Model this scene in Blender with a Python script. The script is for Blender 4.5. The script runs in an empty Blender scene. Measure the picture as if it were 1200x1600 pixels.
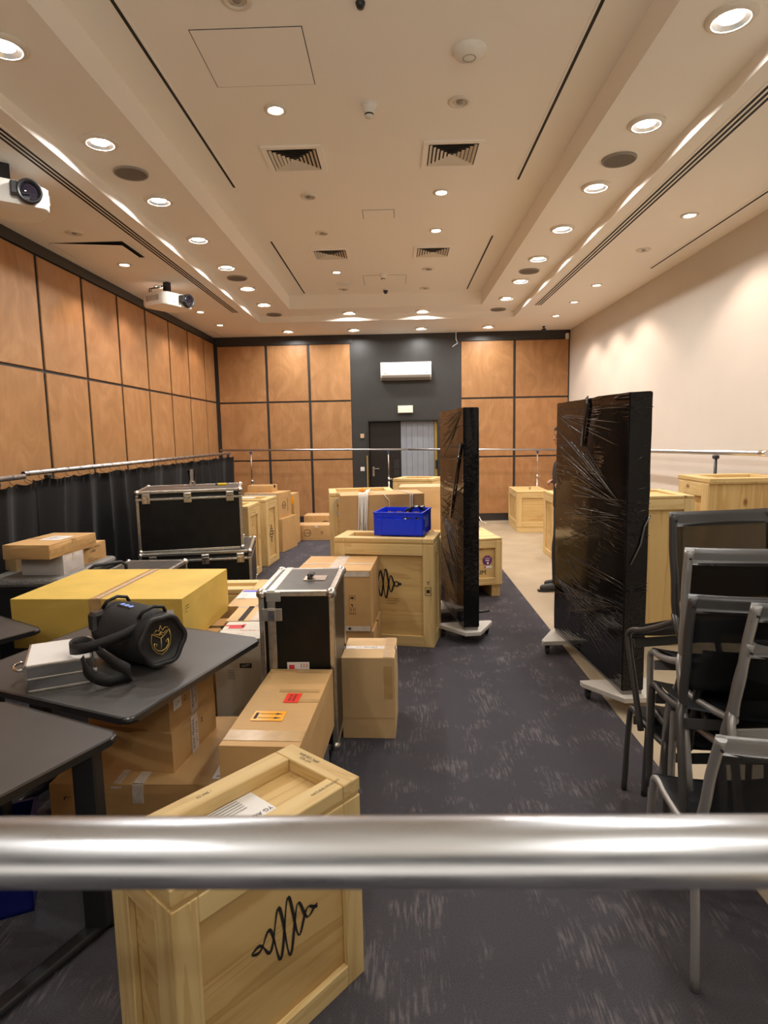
import bpy, bmesh, math, random
from mathutils import Matrix, Vector, noise as mnoise
random.seed(7)
sc = bpy.context.scene
COL = sc.collection
R = math.radians
PI = math.pi

# ------------------------------------------------------------------ camera
cam_d = bpy.data.cameras.new('camera')
cam = bpy.data.objects.new('camera', cam_d)
COL.objects.link(cam)
sc.camera = cam
PITCH, ROLL, YAW, FPX = 0.122532438, 0.0193205770, -0.0225564684, 965.842
cy, sy = math.cos(YAW), math.sin(YAW)
cp, sp = math.cos(PITCH), math.sin(PITCH)
cr, sr = math.cos(ROLL), math.sin(ROLL)
fw = Vector((sy*cp, cy*cp, -sp))
rt = Vector((cy, -sy, 0))
dn = fw.cross(rt)
rt2 = cr*rt + sr*dn
dn2 = -sr*rt + cr*dn
M = Matrix.Identity(4)
for i in range(3):
    M[i][0] = rt2[i]; M[i][1] = -dn2[i]; M[i][2] = -fw[i]
M.translation = (0, 0, 1.8)
cam.matrix_world = M
cam_d.sensor_fit = 'VERTICAL'
cam_d.sensor_height = 36.0
cam_d.lens = FPX/1600*36.0
cam_d.clip_start = 0.02
cam_d.dof.use_dof = True
cam_d.dof.focus_distance = 4.5
cam_d.dof.aperture_fstop = 6.5

# ------------------------------------------------------------------ world, exposure
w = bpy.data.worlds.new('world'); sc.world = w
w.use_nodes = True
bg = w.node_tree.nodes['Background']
# added fill: world bright below the horizon lights the ceiling through the open end
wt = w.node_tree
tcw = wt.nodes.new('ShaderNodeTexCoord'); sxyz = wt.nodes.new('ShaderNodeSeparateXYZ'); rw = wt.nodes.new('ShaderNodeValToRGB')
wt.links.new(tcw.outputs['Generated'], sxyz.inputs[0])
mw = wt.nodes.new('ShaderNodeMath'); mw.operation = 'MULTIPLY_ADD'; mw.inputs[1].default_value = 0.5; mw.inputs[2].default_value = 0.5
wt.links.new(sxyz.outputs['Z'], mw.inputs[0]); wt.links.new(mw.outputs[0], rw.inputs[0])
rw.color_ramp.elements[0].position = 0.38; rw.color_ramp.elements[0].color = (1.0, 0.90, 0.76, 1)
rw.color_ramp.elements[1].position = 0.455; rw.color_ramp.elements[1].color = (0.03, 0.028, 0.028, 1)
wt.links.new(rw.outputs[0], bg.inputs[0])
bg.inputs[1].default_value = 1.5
sc.view_settings.view_transform = 'Standard'
sc.view_settings.look = 'None'
sc.view_settings.gamma = 1.0
sc.view_settings.use_curve_mapping = False
sc.view_settings.exposure = 0.15
sc.cycles.max_bounces = 10
sc.cycles.diffuse_bounces = 6
sc.cycles.glossy_bounces = 4
sc.cycles.transmission_bounces = 8
sc.cycles.sample_clamp_indirect = 6.0
sc.cycles.caustics_reflective = False
sc.cycles.caustics_refractive = False
LAMP_EMIT = 520.0        # radiance of the large downlights
LAMP_COL = (1.0, 0.975, 0.925)
SPOT_W = 60.0            # small halogen spots
SPOT_COL = (1.0, 0.74, 0.60)

# ------------------------------------------------------------------ materials
MATS = {}
def nodemat(name):
    m = bpy.data.materials.new(name); m.use_nodes = True
    nt = m.node_tree
    b = nt.nodes['Principled BSDF']
    return m, nt, b
def N(nt, typ, **kw):
    n = nt.nodes.new(typ)
    for k, v in kw.items(): setattr(n, k, v)
    return n
def ramp(nt, stops, interp='LINEAR'):
    r = nt.nodes.new('ShaderNodeValToRGB')
    cr_ = r.color_ramp; cr_.interpolation = interp
    while len(cr_.elements) > 1: cr_.elements.remove(cr_.elements[-1])
    cr_.elements[0].position = stops[0][0]; cr_.elements[0].color = (*stops[0][1], 1)
    for p, c in stops[1:]:
        e = cr_.elements.new(p); e.color = (*c, 1)
    return r
def coords(nt, scale=(1, 1, 1), rot=(0, 0, 0), rnd=True):
    tc = N(nt, 'ShaderNodeTexCoord')
    mp = N(nt, 'ShaderNodeMapping')
    mp.inputs['Scale'].default_value = scale
    mp.inputs['Rotation'].default_value = rot
    if rnd:
        oi = N(nt, 'ShaderNodeObjectInfo')
        ml = N(nt, 'ShaderNodeVectorMath', operation='SCALE')
        ml.inputs[0].default_value = (17.3, 9.1, 23.7)
        nt.links.new(oi.outputs['Random'], ml.inputs['Scale'])
        ad = N(nt, 'ShaderNodeVectorMath', operation='ADD')
        nt.links.new(tc.outputs['Object'], ad.inputs[0]); nt.links.new(ml.outputs[0], ad.inputs[1])
        nt.links.new(ad.outputs[0], mp.inputs['Vector'])
    else:
        nt.links.new(tc.outputs['Object'], mp.inputs['Vector'])
    return mp
def plain(name, col, rough=0.5, metal=0.0, spec=0.5, coat=0.0, var=0.0, vscale=6.0, bump=0.0, bscale=60.0):
    if name in MATS: return MATS[name]
    m, nt, b = nodemat(name)
    b.inputs['Base Color'].default_value = (*col, 1)
    b.inputs['Roughness'].default_value = rough
    b.inputs['Metallic'].default_value = metal
    b.inputs['Specular IOR Level'].default_value = spec
    b.inputs['Coat Weight'].default_value = coat
    mp = coords(nt)
    if var > 0:
        nz = N(nt, 'ShaderNodeTexNoise'); nz.inputs['Scale'].default_value = vscale; nz.inputs['Detail'].default_value = 5
        nt.links.new(mp.outputs[0], nz.inputs['Vector'])
        lo = tuple(c*(1-var) for c in col); hi = tuple(min(1, c*(1+var)) for c in col)
        rp = ramp(nt, [(0.3, lo), (0.7, hi)])
        nt.links.new(nz.outputs[0], rp.inputs[0]); nt.links.new(rp.outputs[0], b.inputs['Base Color'])
    if bump > 0:
        n2 = N(nt, 'ShaderNodeTexNoise'); n2.inputs['Scale'].default_value = bscale; n2.inputs['Detail'].default_value = 3
        nt.links.new(mp.outputs[0], n2.inputs['Vector'])
        bp = N(nt, 'ShaderNodeBump'); bp.inputs['Strength'].default_value = bump; bp.inputs['Distance'].default_value = 0.01
        nt.links.new(n2.outputs[0], bp.inputs['Height']); nt.links.new(bp.outputs[0], b.inputs['Normal'])
    MATS[name] = m
    return m
def emit(name, col, strength):
    if name in MATS: return MATS[name]
    m, nt, b = nodemat(name)
    b.inputs['Base Color'].default_value = (0, 0, 0, 1)
    b.inputs['Emission Color'].default_value = (*col, 1)
    b.inputs['Emission Strength'].default_value = strength
    MATS[name] = m
    return m
def timber(name, axis, c1, c2, c3, rough=0.55, fine=1.0, knots=True):
    """sawn pine with the grain along one local axis"""
    if name in MATS: return MATS[name]
    m, nt, b = nodemat(name)
    s = [9*fine, 9*fine, 9*fine]; s['xyz'.index(axis)] = 0.55*fine
    mp = coords(nt, scale=tuple(s))
    nz = N(nt, 'ShaderNodeTexNoise'); nz.inputs['Scale'].default_value = 1.3; nz.inputs['Detail'].default_value = 6; nz.inputs['Distortion'].default_value = 0.9
    nt.links.new(mp.outputs[0], nz.inputs['Vector'])
    ml = N(nt, 'ShaderNodeMath', operation='MULTIPLY'); ml.inputs[1].default_value = 5.0
    nt.links.new(nz.outputs[0], ml.inputs[0])
    fr = N(nt, 'ShaderNodeMath', operation='FRACT'); nt.links.new(ml.outputs[0], fr.inputs[0])
    rp = ramp(nt, [(0.0, c1), (0.55, c2), (0.9, c3), (1.0, c1)])
    nt.links.new(fr.outputs[0], rp.inputs[0])
    n2 = N(nt, 'ShaderNodeTexNoise'); n2.inputs['Scale'].default_value = 0.7; n2.inputs['Detail'].default_value = 3
    nt.links.new(mp.outputs[0], n2.inputs['Vector'])
    mx = N(nt, 'ShaderNodeMix', data_type='RGBA', blend_type='MULTIPLY'); mx.inputs[0].default_value = 0.55
    r2 = ramp(nt, [(0.3, (0.72, 0.66, 0.56)), (0.65, (1.0, 1.0, 1.0))])
    nt.links.new(n2.outputs[0], r2.inputs[0])
    nt.links.new(rp.outputs[0], mx.inputs[6]); nt.links.new(r2.outputs[0], mx.inputs[7])
    out = mx.outputs[2]
    if knots:
        s2 = [4.2, 4.2, 4.2]; s2['xyz'.index(axis)] = 2.4
        mp2 = coords(nt, scale=tuple(s2))
        vo = N(nt, 'ShaderNodeTexVoronoi'); vo.inputs['Scale'].default_value = 1.0
        nt.links.new(mp2.outputs[0], vo.inputs['Vector'])
        rk = ramp(nt, [(0.0, (0.22, 0.11, 0.05)), (0.06, (0.36, 0.20, 0.09)), (0.115, (1, 1, 1))])
        nt.links.new(vo.outputs['Distance'], rk.inputs[0])
        mk = N(nt, 'ShaderNodeMix', data_type='RGBA', blend_type='MULTIPLY'); mk.inputs[0].default_value = 0.85
        nt.links.new(out, mk.inputs[6]); nt.links.new(rk.outputs[0], mk.inputs[7]); out = mk.outputs[2]
    nt.links.new(out, b.inputs['Base Color'])
    b.inputs['Roughness'].default_value = rough
    b.inputs['Specular IOR Level'].default_value = 0.3
    MATS[name] = m
    return m
P1, P2, P3 = (0.74, 0.565, 0.275), (0.71, 0.53, 0.25), (0.63, 0.44, 0.19)
PINE = {a: timber('pine_grain_'+a, a, P1, P2, P3) for a in 'xyz'}
Q1, Q2, Q3 = (0.68, 0.485, 0.21), (0.65, 0.45, 0.19), (0.56, 0.36, 0.14)
PLY = {a: timber('plywood_'+a, a, Q1, Q2, Q3, fine=0.55) for a in 'xyz'}
def cardboard(name, col):
    if name in MATS: return MATS[name]
    m, nt, b = nodemat(name)
    mp = coords(nt)
    nz = N(nt, 'ShaderNodeTexNoise'); nz.inputs['Scale'].default_value = 3.0; nz.inputs['Detail'].default_value = 6
    nt.links.new(mp.outputs[0], nz.inputs['Vector'])
    rp = ramp(nt, [(0.3, tuple(c*0.88 for c in col)), (0.7, tuple(min(1, c*1.08) for c in col))])
    nt.links.new(nz.outputs[0], rp.inputs[0]); nt.links.new(rp.outputs[0], b.inputs['Base Color'])
    n2 = N(nt, 'ShaderNodeTexNoise'); n2.inputs['Scale'].default_value = 9; n2.inputs['Detail'].default_value = 2
    nt.links.new(mp.outputs[0], n2.inputs['Vector'])
    bp = N(nt, 'ShaderNodeBump'); bp.inputs['Strength'].default_value = 0.25; bp.inputs['Distance'].default_value = 0.01
    nt.links.new(n2.outputs[0], bp.inputs['Height']); nt.links.new(bp.outputs[0], b.inputs['Normal'])
    b.inputs['Roughness'].default_value = 0.62
    b.inputs['Specular IOR Level'].default_value = 0.35
    MATS[name] = m
    return m
KRAFT = cardboard('kraft_cardboard', (0.56, 0.345, 0.145))
KRAFT_L = cardboard('light_kraft_cardboard', (0.62, 0.42, 0.21))
YELLOW = cardboard('yellow_cardboard', (0.66, 0.46, 0.10))
WHITEBOX = cardboard('white_carton', (0.66, 0.63, 0.55))
TAPE = plain('clear_brown_tape', (0.50, 0.32, 0.14), 0.28, var=0.12, vscale=20)
TAPEW = plain('pale_printed_tape', (0.68, 0.60, 0.52), 0.25, var=0.12, vscale=25)
TAPEB = plain('black_tape', (0.012, 0.012, 0.013), 0.25)
PAPER = plain('white_paper', (0.78, 0.77, 0.75), 0.5, var=0.03)
INK = plain('black_ink', (0.015, 0.013, 0.012), 0.7)
REDINK = plain('red_ink', (0.62, 0.04, 0.05), 0.6)
BLUEINK = plain('blue_ink', (0.10, 0.10, 0.62), 0.6)
REDST = plain('red_sticker', (0.85, 0.055, 0.03), 0.35)
ORST = plain('orange_sticker', (0.95, 0.40, 0.005), 0.35)
PURST = plain('purple_sticker', (0.13, 0.02, 0.16), 0.4)
LAMIN = plain('black_laminate', (0.007, 0.007, 0.007), 0.36, spec=0.3, var=0.4, vscale=9)
LAMTOP = plain('worn_black_laminate', (0.05, 0.047, 0.044), 0.38, var=0.3, vscale=12)
ALU = plain('brushed_aluminium', (0.62, 0.60, 0.56), 0.33, metal=1.0, var=0.15, vscale=30)
STEEL = plain('zinc_steel', (0.66, 0.64, 0.60), 0.28, metal=1.0, var=0.1)
CHROME = plain('chrome', (0.8, 0.8, 0.8), 0.08, metal=1.0)
RUBBER = plain('black_rubber', (0.014, 0.014, 0.015), 0.5)
BLKPL = plain('black_plastic', (0.018, 0.018, 0.02), 0.35)
TABLEM = plain('charcoal_table_laminate', (0.062, 0.058, 0.056), 0.42, var=0.06)
TABEDGE = plain('black_table_edge', (0.014, 0.014, 0.015), 0.3)
BLUEPL = plain('blue_plastic', (0.010, 0.045, 0.80), 0.35)
CEILM = plain('ceiling_paint', (0.91, 0.875, 0.815), 0.85, spec=0.15)
WALLM = plain('cream_wall_paint', (0.67, 0.62, 0.56), 0.8, spec=0.2, var=0.02, vscale=2)
DARKM = plain('charcoal_wall_paint', (0.034, 0.032, 0.031), 0.45, var=0.06)
STRIPM = plain('dark_strip', (0.026, 0.024, 0.023), 0.4)
WHITEPL = plain('white_plastic', (0.80, 0.78, 0.74), 0.4)
GREYPL = plain('grey_plastic', (0.30, 0.27, 0.24), 0.6)
TRIMW = plain('lamp_trim', (0.72, 0.66, 0.56), 0.4)
SLOTM = plain('slot_black', (0.008, 0.008, 0.008), 0.7)
GRILLE = plain('speaker_grille', (0.17, 0.145, 0.12), 0.7, bump=0.5, bscale=400)
CURTM = plain('black_curtain_cloth', (0.013, 0.013, 0.015), 0.58, spec=0.5, var=0.2, vscale=40)
CURTM.node_tree.nodes['Principled BSDF'].inputs['Sheen Weight'].default_value = 0.12
CHAIRF = plain('anodised_grey_tube', (0.36, 0.355, 0.35), 0.36, metal=0.45, var=0.06)
CHAIRD = plain('dark_grey_tube', (0.085, 0.083, 0.083), 0.34, metal=0.4, var=0.06)
PLATEM = plain('pale_grey_board', (0.56, 0.54, 0.49), 0.45, var=0.04)
SKIN = plain('skin', (0.40, 0.20, 0.12), 0.5)
CLOTH = plain('black_cloth', (0.012, 0.012, 0.013), 0.9, bump=0.3, bscale=200)
HAIRM = plain('dark_hair', (0.015, 0.011, 0.009), 0.6)
SHOEM = plain('dark_grey_shoe', (0.035, 0.035, 0.036), 0.6, var=0.2, vscale=60)
GOLD = plain('gold_print', (0.72, 0.52, 0.16), 0.35, metal=0.8)
NYLON = plain('black_nylon_webbing', (0.012, 0.012, 0.013), 0.55, bump=0.4, bscale=300)
FABRIC = plain('speaker_fabric', (0.010, 0.010, 0.011), 0.75, bump=0.4, bscale=500)
LENSM = plain('lens_glass', (0.01, 0.008, 0.02), 0.04, coat=1.0)
DOORDK = plain('dark_brown_door', (0.012, 0.008, 0.007), 0.4)
DOORGR = plain('pale_grey_door', (0.27, 0.29, 0.33), 0.5, var=0.05)
BRASSW = plain('ochre_wood_edge', (0.42, 0.26, 0.05), 0.5)
ROPEM = plain('white_strap', (0.74, 0.70, 0.62), 0.7)
ORTIE = plain('orange_tie', (0.85, 0.33, 0.02), 0.5)
YELPL = plain('yellow_plastic', (0.80, 0.55, 0.02), 0.4)
NAVY = plain('navy_plastic', (0.008, 0.014, 0.16), 0.35)
GREYBOX = plain('slate_grey_plastic', (0.10, 0.105, 0.115), 0.5, var=0.1)
BUBBLE = plain('dusty_grey_cover', (0.17, 0.165, 0.155), 0.42, var=0.35, vscale=50, bump=0.6, bscale=90)
LAMPE = emit('lamp_glow', LAMP_COL, LAMP_EMIT)
SPOTE = emit('halogen_glow', (1.0, 0.86, 0.74), 22.0)
LEDB = emit('blue_led', (0.25, 0.4, 1.0), 1.0)

def mat_carpet():
    m, nt, b = nodemat('grey_patterned_carpet')
    L = nt.links
    # fine broken stripes along the room, gathered in patches
    mp = coords(nt, scale=(80, 8, 1), rnd=False)
    st = N(nt, 'ShaderNodeTexNoise'); st.inputs['Scale'].default_value = 1.0; st.inputs['Detail'].default_value = 2
    L.new(mp.outputs[0], st.inputs['Vector'])
    sr_ = ramp(nt, [(0.47, (0, 0, 0)), (0.60, (1, 1, 1))]); L.new(st.outputs[0], sr_.inputs[0])
    mp2 = coords(nt, scale=(4.2, 3.6, 1), rnd=False)
    pa = N(nt, 'ShaderNodeTexNoise'); pa.inputs['Scale'].default_value = 1.0; pa.inputs['Detail'].default_value = 4; pa.inputs['Roughness'].default_value = 0.65
    L.new(mp2.outputs[0], pa.inputs['Vector'])
    pr = ramp(nt, [(0.50, (0, 0, 0)), (0.60, (1, 1, 1))]); L.new(pa.outputs[0], pr.inputs[0])
    mu = N(nt, 'ShaderNodeMath', operation='MULTIPLY'); L.new(sr_.outputs[0], mu.inputs[0]); L.new(pr.outputs[0], mu.inputs[1])
    mp3 = coords(nt, scale=(1, 1, 1), rnd=False)
    sp_ = N(nt, 'ShaderNodeTexNoise'); sp_.inputs['Scale'].default_value = 260; sp_.inputs['Detail'].default_value = 2
    L.new(mp3.outputs[0], sp_.inputs['Vector'])
    base = ramp(nt, [(0.3, (0.041, 0.039, 0.047)), (0.7, (0.080, 0.076, 0.088))]); L.new(sp_.outputs[0], base.inputs[0])
    mx = N(nt, 'ShaderNodeMix', data_type='RGBA')
    mf = N(nt, 'ShaderNodeMath', operation='MULTIPLY'); mf.inputs[1].default_value = 0.5; L.new(mu.outputs[0], mf.inputs[0])
    L.new(mf.outputs[0], mx.inputs[0]); L.new(base.outputs[0], mx.inputs[6]); mx.inputs[7].default_value = (0.18, 0.165, 0.165, 1)
    L.new(mx.outputs[2], b.inputs['Base Color'])
    b.inputs['Roughness'].default_value = 0.95; b.inputs['Specular IOR Level'].default_value = 0.15
    bp = N(nt, 'ShaderNodeBump'); bp.inputs['Strength'].default_value = 0.5; bp.inputs['Distance'].default_value = 0.004
    L.new(sp_.outputs[0], bp.inputs['Height']); L.new(bp.outputs[0], b.inputs['Normal'])
    return m
CARPET = mat_carpet()
def mat_tile():
    m, nt, b = nodemat('beige_stone_floor')
    L = nt.links
    mp = coords(nt, scale=(1, 1, 1), rnd=False)
    nz = N(nt, 'ShaderNodeTexNoise'); nz.inputs['Scale'].default_value = 2.2; nz.inputs['Detail'].default_value = 7
    L.new(mp.outputs[0], nz.inputs['Vector'])
    rp = ramp(nt, [(0.3, (0.36, 0.29, 0.20)), (0.7, (0.46, 0.385, 0.275))]); L.new(nz.outputs[0], rp.inputs[0])
    L.new(rp.outputs[0], b.inputs['Base Color'])
    b.inputs['Roughness'].default_value = 0.45
    return m
TILE = mat_tile()
def mat_veneer():
    m, nt, b = nodemat('cherry_veneer_panel')
    L = nt.links
    mp = coords(nt, scale=(1.6, 1.6, 1.1))
    nz = N(nt, 'ShaderNodeTexNoise'); nz.inputs['Scale'].default_value = 1.6; nz.inputs['Detail'].default_value = 6; nz.inputs['Distortion'].default_value = 2.2
    L.new(mp.outputs[0], nz.inputs['Vector'])
    rp = ramp(nt, [(0.25, (0.37, 0.185, 0.075)), (0.5, (0.43, 0.22, 0.092)), (0.75, (0.51, 0.275, 0.125))]); L.new(nz.outputs[0], rp.inputs[0])
    mp2 = coords(nt, scale=(60, 60, 2.0))
    n2 = N(nt, 'ShaderNodeTexNoise'); n2.inputs['Scale'].default_value = 1; n2.inputs['Detail'].default_value = 3
    L.new(mp2.outputs[0], n2.inputs['Vector'])
    r2 = ramp(nt, [(0.3, (0.86, 0.84, 0.80)), (0.7, (1, 1, 1))]); L.new(n2.outputs[0], r2.inputs[0])
    mx = N(nt, 'ShaderNodeMix', data_type='RGBA', blend_type='MULTIPLY'); mx.inputs[0].default_value = 0.6
    L.new(rp.outputs[0], mx.inputs[6]); L.new(r2.outputs[0], mx.inputs[7]); L.new(mx.outputs[2], b.inputs['Base Color'])
    b.inputs['Roughness'].default_value = 0.42; b.inputs['Specular IOR Level'].default_value = 0.35
    return m
VENEER = mat_veneer()
def mat_film():
    """black stretch film pulled tight into fans of fine creases"""
    m, nt, b = nodemat('black_stretch_film')
    L = nt.links
    b.inputs['Base Color'].default_value = (0.006, 0.0055, 0.006, 1)
    b.inputs['Roughness'].default_value = 0.10
    b.inputs['Specular IOR Level'].default_value = 0.30
    def streak(rot, sc_):
        mp = coords(nt, scale=sc_, rot=rot)
        n = N(nt, 'ShaderNodeTexNoise'); n.inputs['Scale'].default_value = 1.0; n.inputs['Detail'].default_value = 2; n.inputs['Distortion'].default_value = 0.15
        L.new(mp.outputs[0], n.inputs['Vector']); return n
    a = streak((R(22), 0, 0), (16, 0.9, 30)); c = streak((R(-33), 0, 0), (16, 0.8, 26)); d = streak((R(4), 0, 0), (12, 0.6, 22))
    mpm = coords(nt, scale=(1.1, 1.1, 1.5))
    mk = N(nt, 'ShaderNodeTexNoise'); mk.inputs['Scale'].default_value = 1.2; mk.inputs['Detail'].default_value = 1
    L.new(mpm.outputs[0], mk.inputs['Vector'])
    r1 = ramp(nt, [(0.44, (0, 0, 0)), (0.50, (1, 1, 1))]); L.new(mk.outputs[0], r1.inputs[0])
    r2 = ramp(nt, [(0.56, (0, 0, 0)), (0.62, (1, 1, 1))]); L.new(mk.outputs[0], r2.inputs[0])
    m1 = N(nt, 'ShaderNodeMix', data_type='FLOAT'); L.new(r1.outputs[0], m1.inputs[0]); L.new(a.outputs[0], m1.inputs[2]); L.new(d.outputs[0], m1.inputs[3])
    m2 = N(nt, 'ShaderNodeMix', data_type='FLOAT'); L.new(r2.outputs[0], m2.inputs[0]); L.new(m1.outputs[0], m2.inputs[2]); L.new(c.outputs[0], m2.inputs[3])
    rg = ramp(nt, [(0.42, (0, 0, 0)), (0.50, (1, 1, 1)), (0.58, (0, 0, 0))], 'EASE'); L.new(m2.outputs[0], rg.inputs[0])
    mp4 = coords(nt, scale=(2.2, 2.2, 2.8)); pn = N(nt, 'ShaderNodeTexNoise'); pn.inputs['Scale'].default_value = 1.5; pn.inputs['Detail'].default_value = 3
    L.new(mp4.outputs[0], pn.inputs['Vector'])
    pk = ramp(nt, [(0.44, (0.03, 0.03, 0.03)), (0.66, (1, 1, 1))]); L.new(pn.outputs[0], pk.inputs[0])
    mm = N(nt, 'ShaderNodeMath', operation='MULTIPLY'); L.new(rg.outputs[0], mm.inputs[0]); L.new(pk.outputs[0], mm.inputs[1])
    bp = N(nt, 'ShaderNodeBump'); bp.inputs['Strength'].default_value = 0.35; bp.inputs['Distance'].default_value = 0.008
    L.new(mm.outputs[0], bp.inputs['Height']); L.new(bp.outputs[0], b.inputs['Normal'])
    return m
FILM = mat_film()
CREASE = plain('film_crease', (0.012, 0.011, 0.011), 0.16, spec=0.8)
def mat_mesh():
    m, nt, b = nodemat('charcoal_mesh_fabric')
    L = nt.links
    b.inputs['Base Color'].default_value = (0.017, 0.018, 0.021, 1)
    b.inputs['Roughness'].default_value = 0.5
    tr = N(nt, 'ShaderNodeBsdfTransparent')
    mixs = N(nt, 'ShaderNodeMixShader'); mixs.inputs[0].default_value = 0.90
    L.new(tr.outputs[0], mixs.inputs[1]); L.new(b.outputs[0], mixs.inputs[2])
    L.new(mixs.outputs[0], nt.nodes['Material Output'].inputs['Surface'])
    return m
MESHM = mat_mesh()
SEATM = plain('slate_sling_fabric', (0.034, 0.038, 0.045), 0.5, bump=0.25, bscale=500)
def mat_glass():
    m, nt, b = nodemat('clear_glass')
    b.inputs['Base Color'].default_value = (0.95, 0.97, 0.97, 1)
    b.inputs['Roughness'].default_value = 0.03
    b.inputs['Transmission Weight'].default_value = 1.0
    b.inputs['IOR'].default_value = 1.47
    return m
GLASS = mat_glass()
def mat_pipe():
    m, nt, b = nodemat('scratched_steel_pipe')
    L = nt.links
    b.inputs['Base Color'].default_value = (0.58, 0.60, 0.64, 1)
    b.inputs['Metallic'].default_value = 1.0
    mp = coords(nt, scale=(6, 60, 60))
    nz = N(nt, 'ShaderNodeTexNoise'); nz.inputs['Scale'].default_value = 2.0; nz.inputs['Detail'].default_value = 5
    L.new(mp.outputs[0], nz.inputs['Vector'])
    rp = ramp(nt, [(0.3, (0.26, 0.26, 0.26)), (0.7, (0.40, 0.40, 0.40))]); L.new(nz.outputs[0], rp.inputs[0]); L.new(rp.outputs[0], b.inputs['Roughness'])
    return m
PIPEM = mat_pipe()

# ------------------------------------------------------------------ mesh helpers
class MB:
    def __init__(s): s.bm = bmesh.new()
    def box(s, x0, x1, y0, y1, z0, z1, bev=0.0, seg=1, mat=None):
        vs = [s.bm.verts.new((x, y, z)) for z in (z0, z1) for y in (y0, y1) for x in (x0, x1)]
        fs = [(0, 2, 3, 1), (4, 5, 7, 6), (0, 1, 5, 4), (2, 6, 7, 3), (0, 4, 6, 2), (1, 3, 7, 5)]
        faces = [s.bm.faces.new([vs[i] for i in f]) for f in fs]
        if mat: bmesh.ops.transform(s.bm, matrix=mat, verts=vs)
        if bev > 0:
            ed = list({e for f in faces for e in f.edges})
            bmesh.ops.bevel(s.bm, geom=ed, offset=bev, segments=seg, profile=0.5, affect='EDGES')
        return s
    def tube(s, pts, r, n=12, caps=True, closed=False):
        pts = [Vector(p) for p in pts]
        rad = r if isinstance(r, (list, tuple)) else [r]*len(pts)
        rings = []
        prev = None
        k = len(pts)
        for i, p in enumerate(pts):
            if closed: t = (pts[(i+1) % k]-pts[i-1]).normalized()
            else: t = (pts[min(i+1, k-1)]-pts[max(i-1, 0)]).normalized()
            if prev is None:
                a = Vector((0, 0, 1)) if abs(t.z) < 0.9 else Vector((1, 0, 0))
                u = t.cross(a).normalized()
            else:
                u = (prev - t*prev.dot(t)).normalized()
            prev = u
            v = t.cross(u)
            rings.append([s.bm.verts.new(p+rad[i]*(math.cos(2*PI*j/n)*u+math.sin(2*PI*j/n)*v)) for j in range(n)])
        m = k if closed else k-1
        for i in range(m):
            A, B = rings[i], rings[(i+1) % k]
            for j in range(n):
                f = s.bm.faces.new((A[j], A[(j+1) % n], B[(j+1) % n], B[j])); f.smooth = True
        if caps and not closed:
            s.bm.faces.new(rings[0][::-1]); s.bm.faces.new(rings[-1])
        return s
    def lathe(s, prof, n=24, mat=None, smooth=True, cap=True):
        rings = []; allv = []
        for r, z in prof:
            ring = [s.bm.verts.new((r*math.cos(2*PI*j/n), r*math.sin(2*PI*j/n), z)) for j in range(n)]
            rings.append(ring); allv += ring
        for A, B in zip(rings, rings[1:]):
            for j in range(n):
                f = s.bm.faces.new((A[j], A[(j+1) % n], B[(j+1) % n], B[j])); f.smooth = smooth
        if cap:
            s.bm.faces.new(rings[0][::-1]); s.bm.faces.new(rings[-1])
        if mat: bmesh.ops.transform(s.bm, matrix=mat, verts=allv)
        return s
    def prism(s, poly, z0, z1, mat=None, bev=0.0):
        a = [s.bm.verts.new((x, y, z0)) for x, y in poly]; b = [s.bm.verts.new((x, y, z1)) for x, y in poly]
        n = len(poly)
        fs = [s.bm.faces.new(a[::-1]), s.bm.faces.new(b)]
        for i in range(n): fs.append(s.bm.faces.new((a[i], a[(i+1) % n], b[(i+1) % n], b[i])))
        if mat: bmesh.ops.transform(s.bm, matrix=mat, verts=a+b)
        if bev > 0:
            ed = list(set(fs[0].edges) | set(fs[1].edges))
            bmesh.ops.bevel(s.bm, geom=ed, offset=bev, segments=2, profile=0.5, affect='EDGES')
        return s
    def grid(s, fn, nu, nv, smooth=True, thick=0.0):
        V = [[s.bm.verts.new(fn(i/nu, j/nv)) for j in range(nv+1)] for i in range(nu+1)]
        fs = []
        for i in range(nu):
            for j in range(nv):
                f = s.bm.faces.new((V[i][j], V[i+1][j], V[i+1][j+1], V[i][j+1])); f.smooth = smooth; fs.append(f)
        if thick:
            bmesh.ops.solidify(s.bm, geom=fs, thickness=thick)
        return s
    def ribbon(s, pts, width, thick, up=None):
        """flat strap: pts with per-point side vectors"""
        rows = []
        k = len(pts)
        for i, p in enumerate(pts):
            p = Vector(p)
            t = (Vector(pts[min(i+1, k-1)])-Vector(pts[max(i-1, 0)])).normalized()
            sd = Vector(up[i] if isinstance(up, list) else up).normalized()
            sd = (sd - t*sd.dot(t)).normalized()
            nn = t.cross(sd)
            rows.append([s.bm.verts.new(p+sd*a*width/2+nn*b*thick/2) for a, b in ((-1, -1), (1, -1), (1, 1), (-1, 1))])
        for A, B in zip(rows, rows[1:]):
            for j in range(4):
                f = s.bm.faces.new((A[j], A[(j+1) % 4], B[(j+1) % 4], B[j])); f.smooth = True
        s.bm.faces.new(rows[0][::-1]); s.bm.faces.new(rows[-1])
        return s
    def done(s, name, mat, parent=None, kind=None, label=None):
        me = bpy.data.meshes.new(name)
        bmesh.ops.recalc_face_normals(s.bm, faces=s.bm.faces)
        s.bm.to_mesh(me); s.bm.free()
        me.materials.append(mat)
        o = bpy.data.objects.new(name, me); COL.objects.link(o)
        if parent: o.parent = parent
        if kind: o['kind'] = kind
        if label: o['label'] = label
        return o
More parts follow.
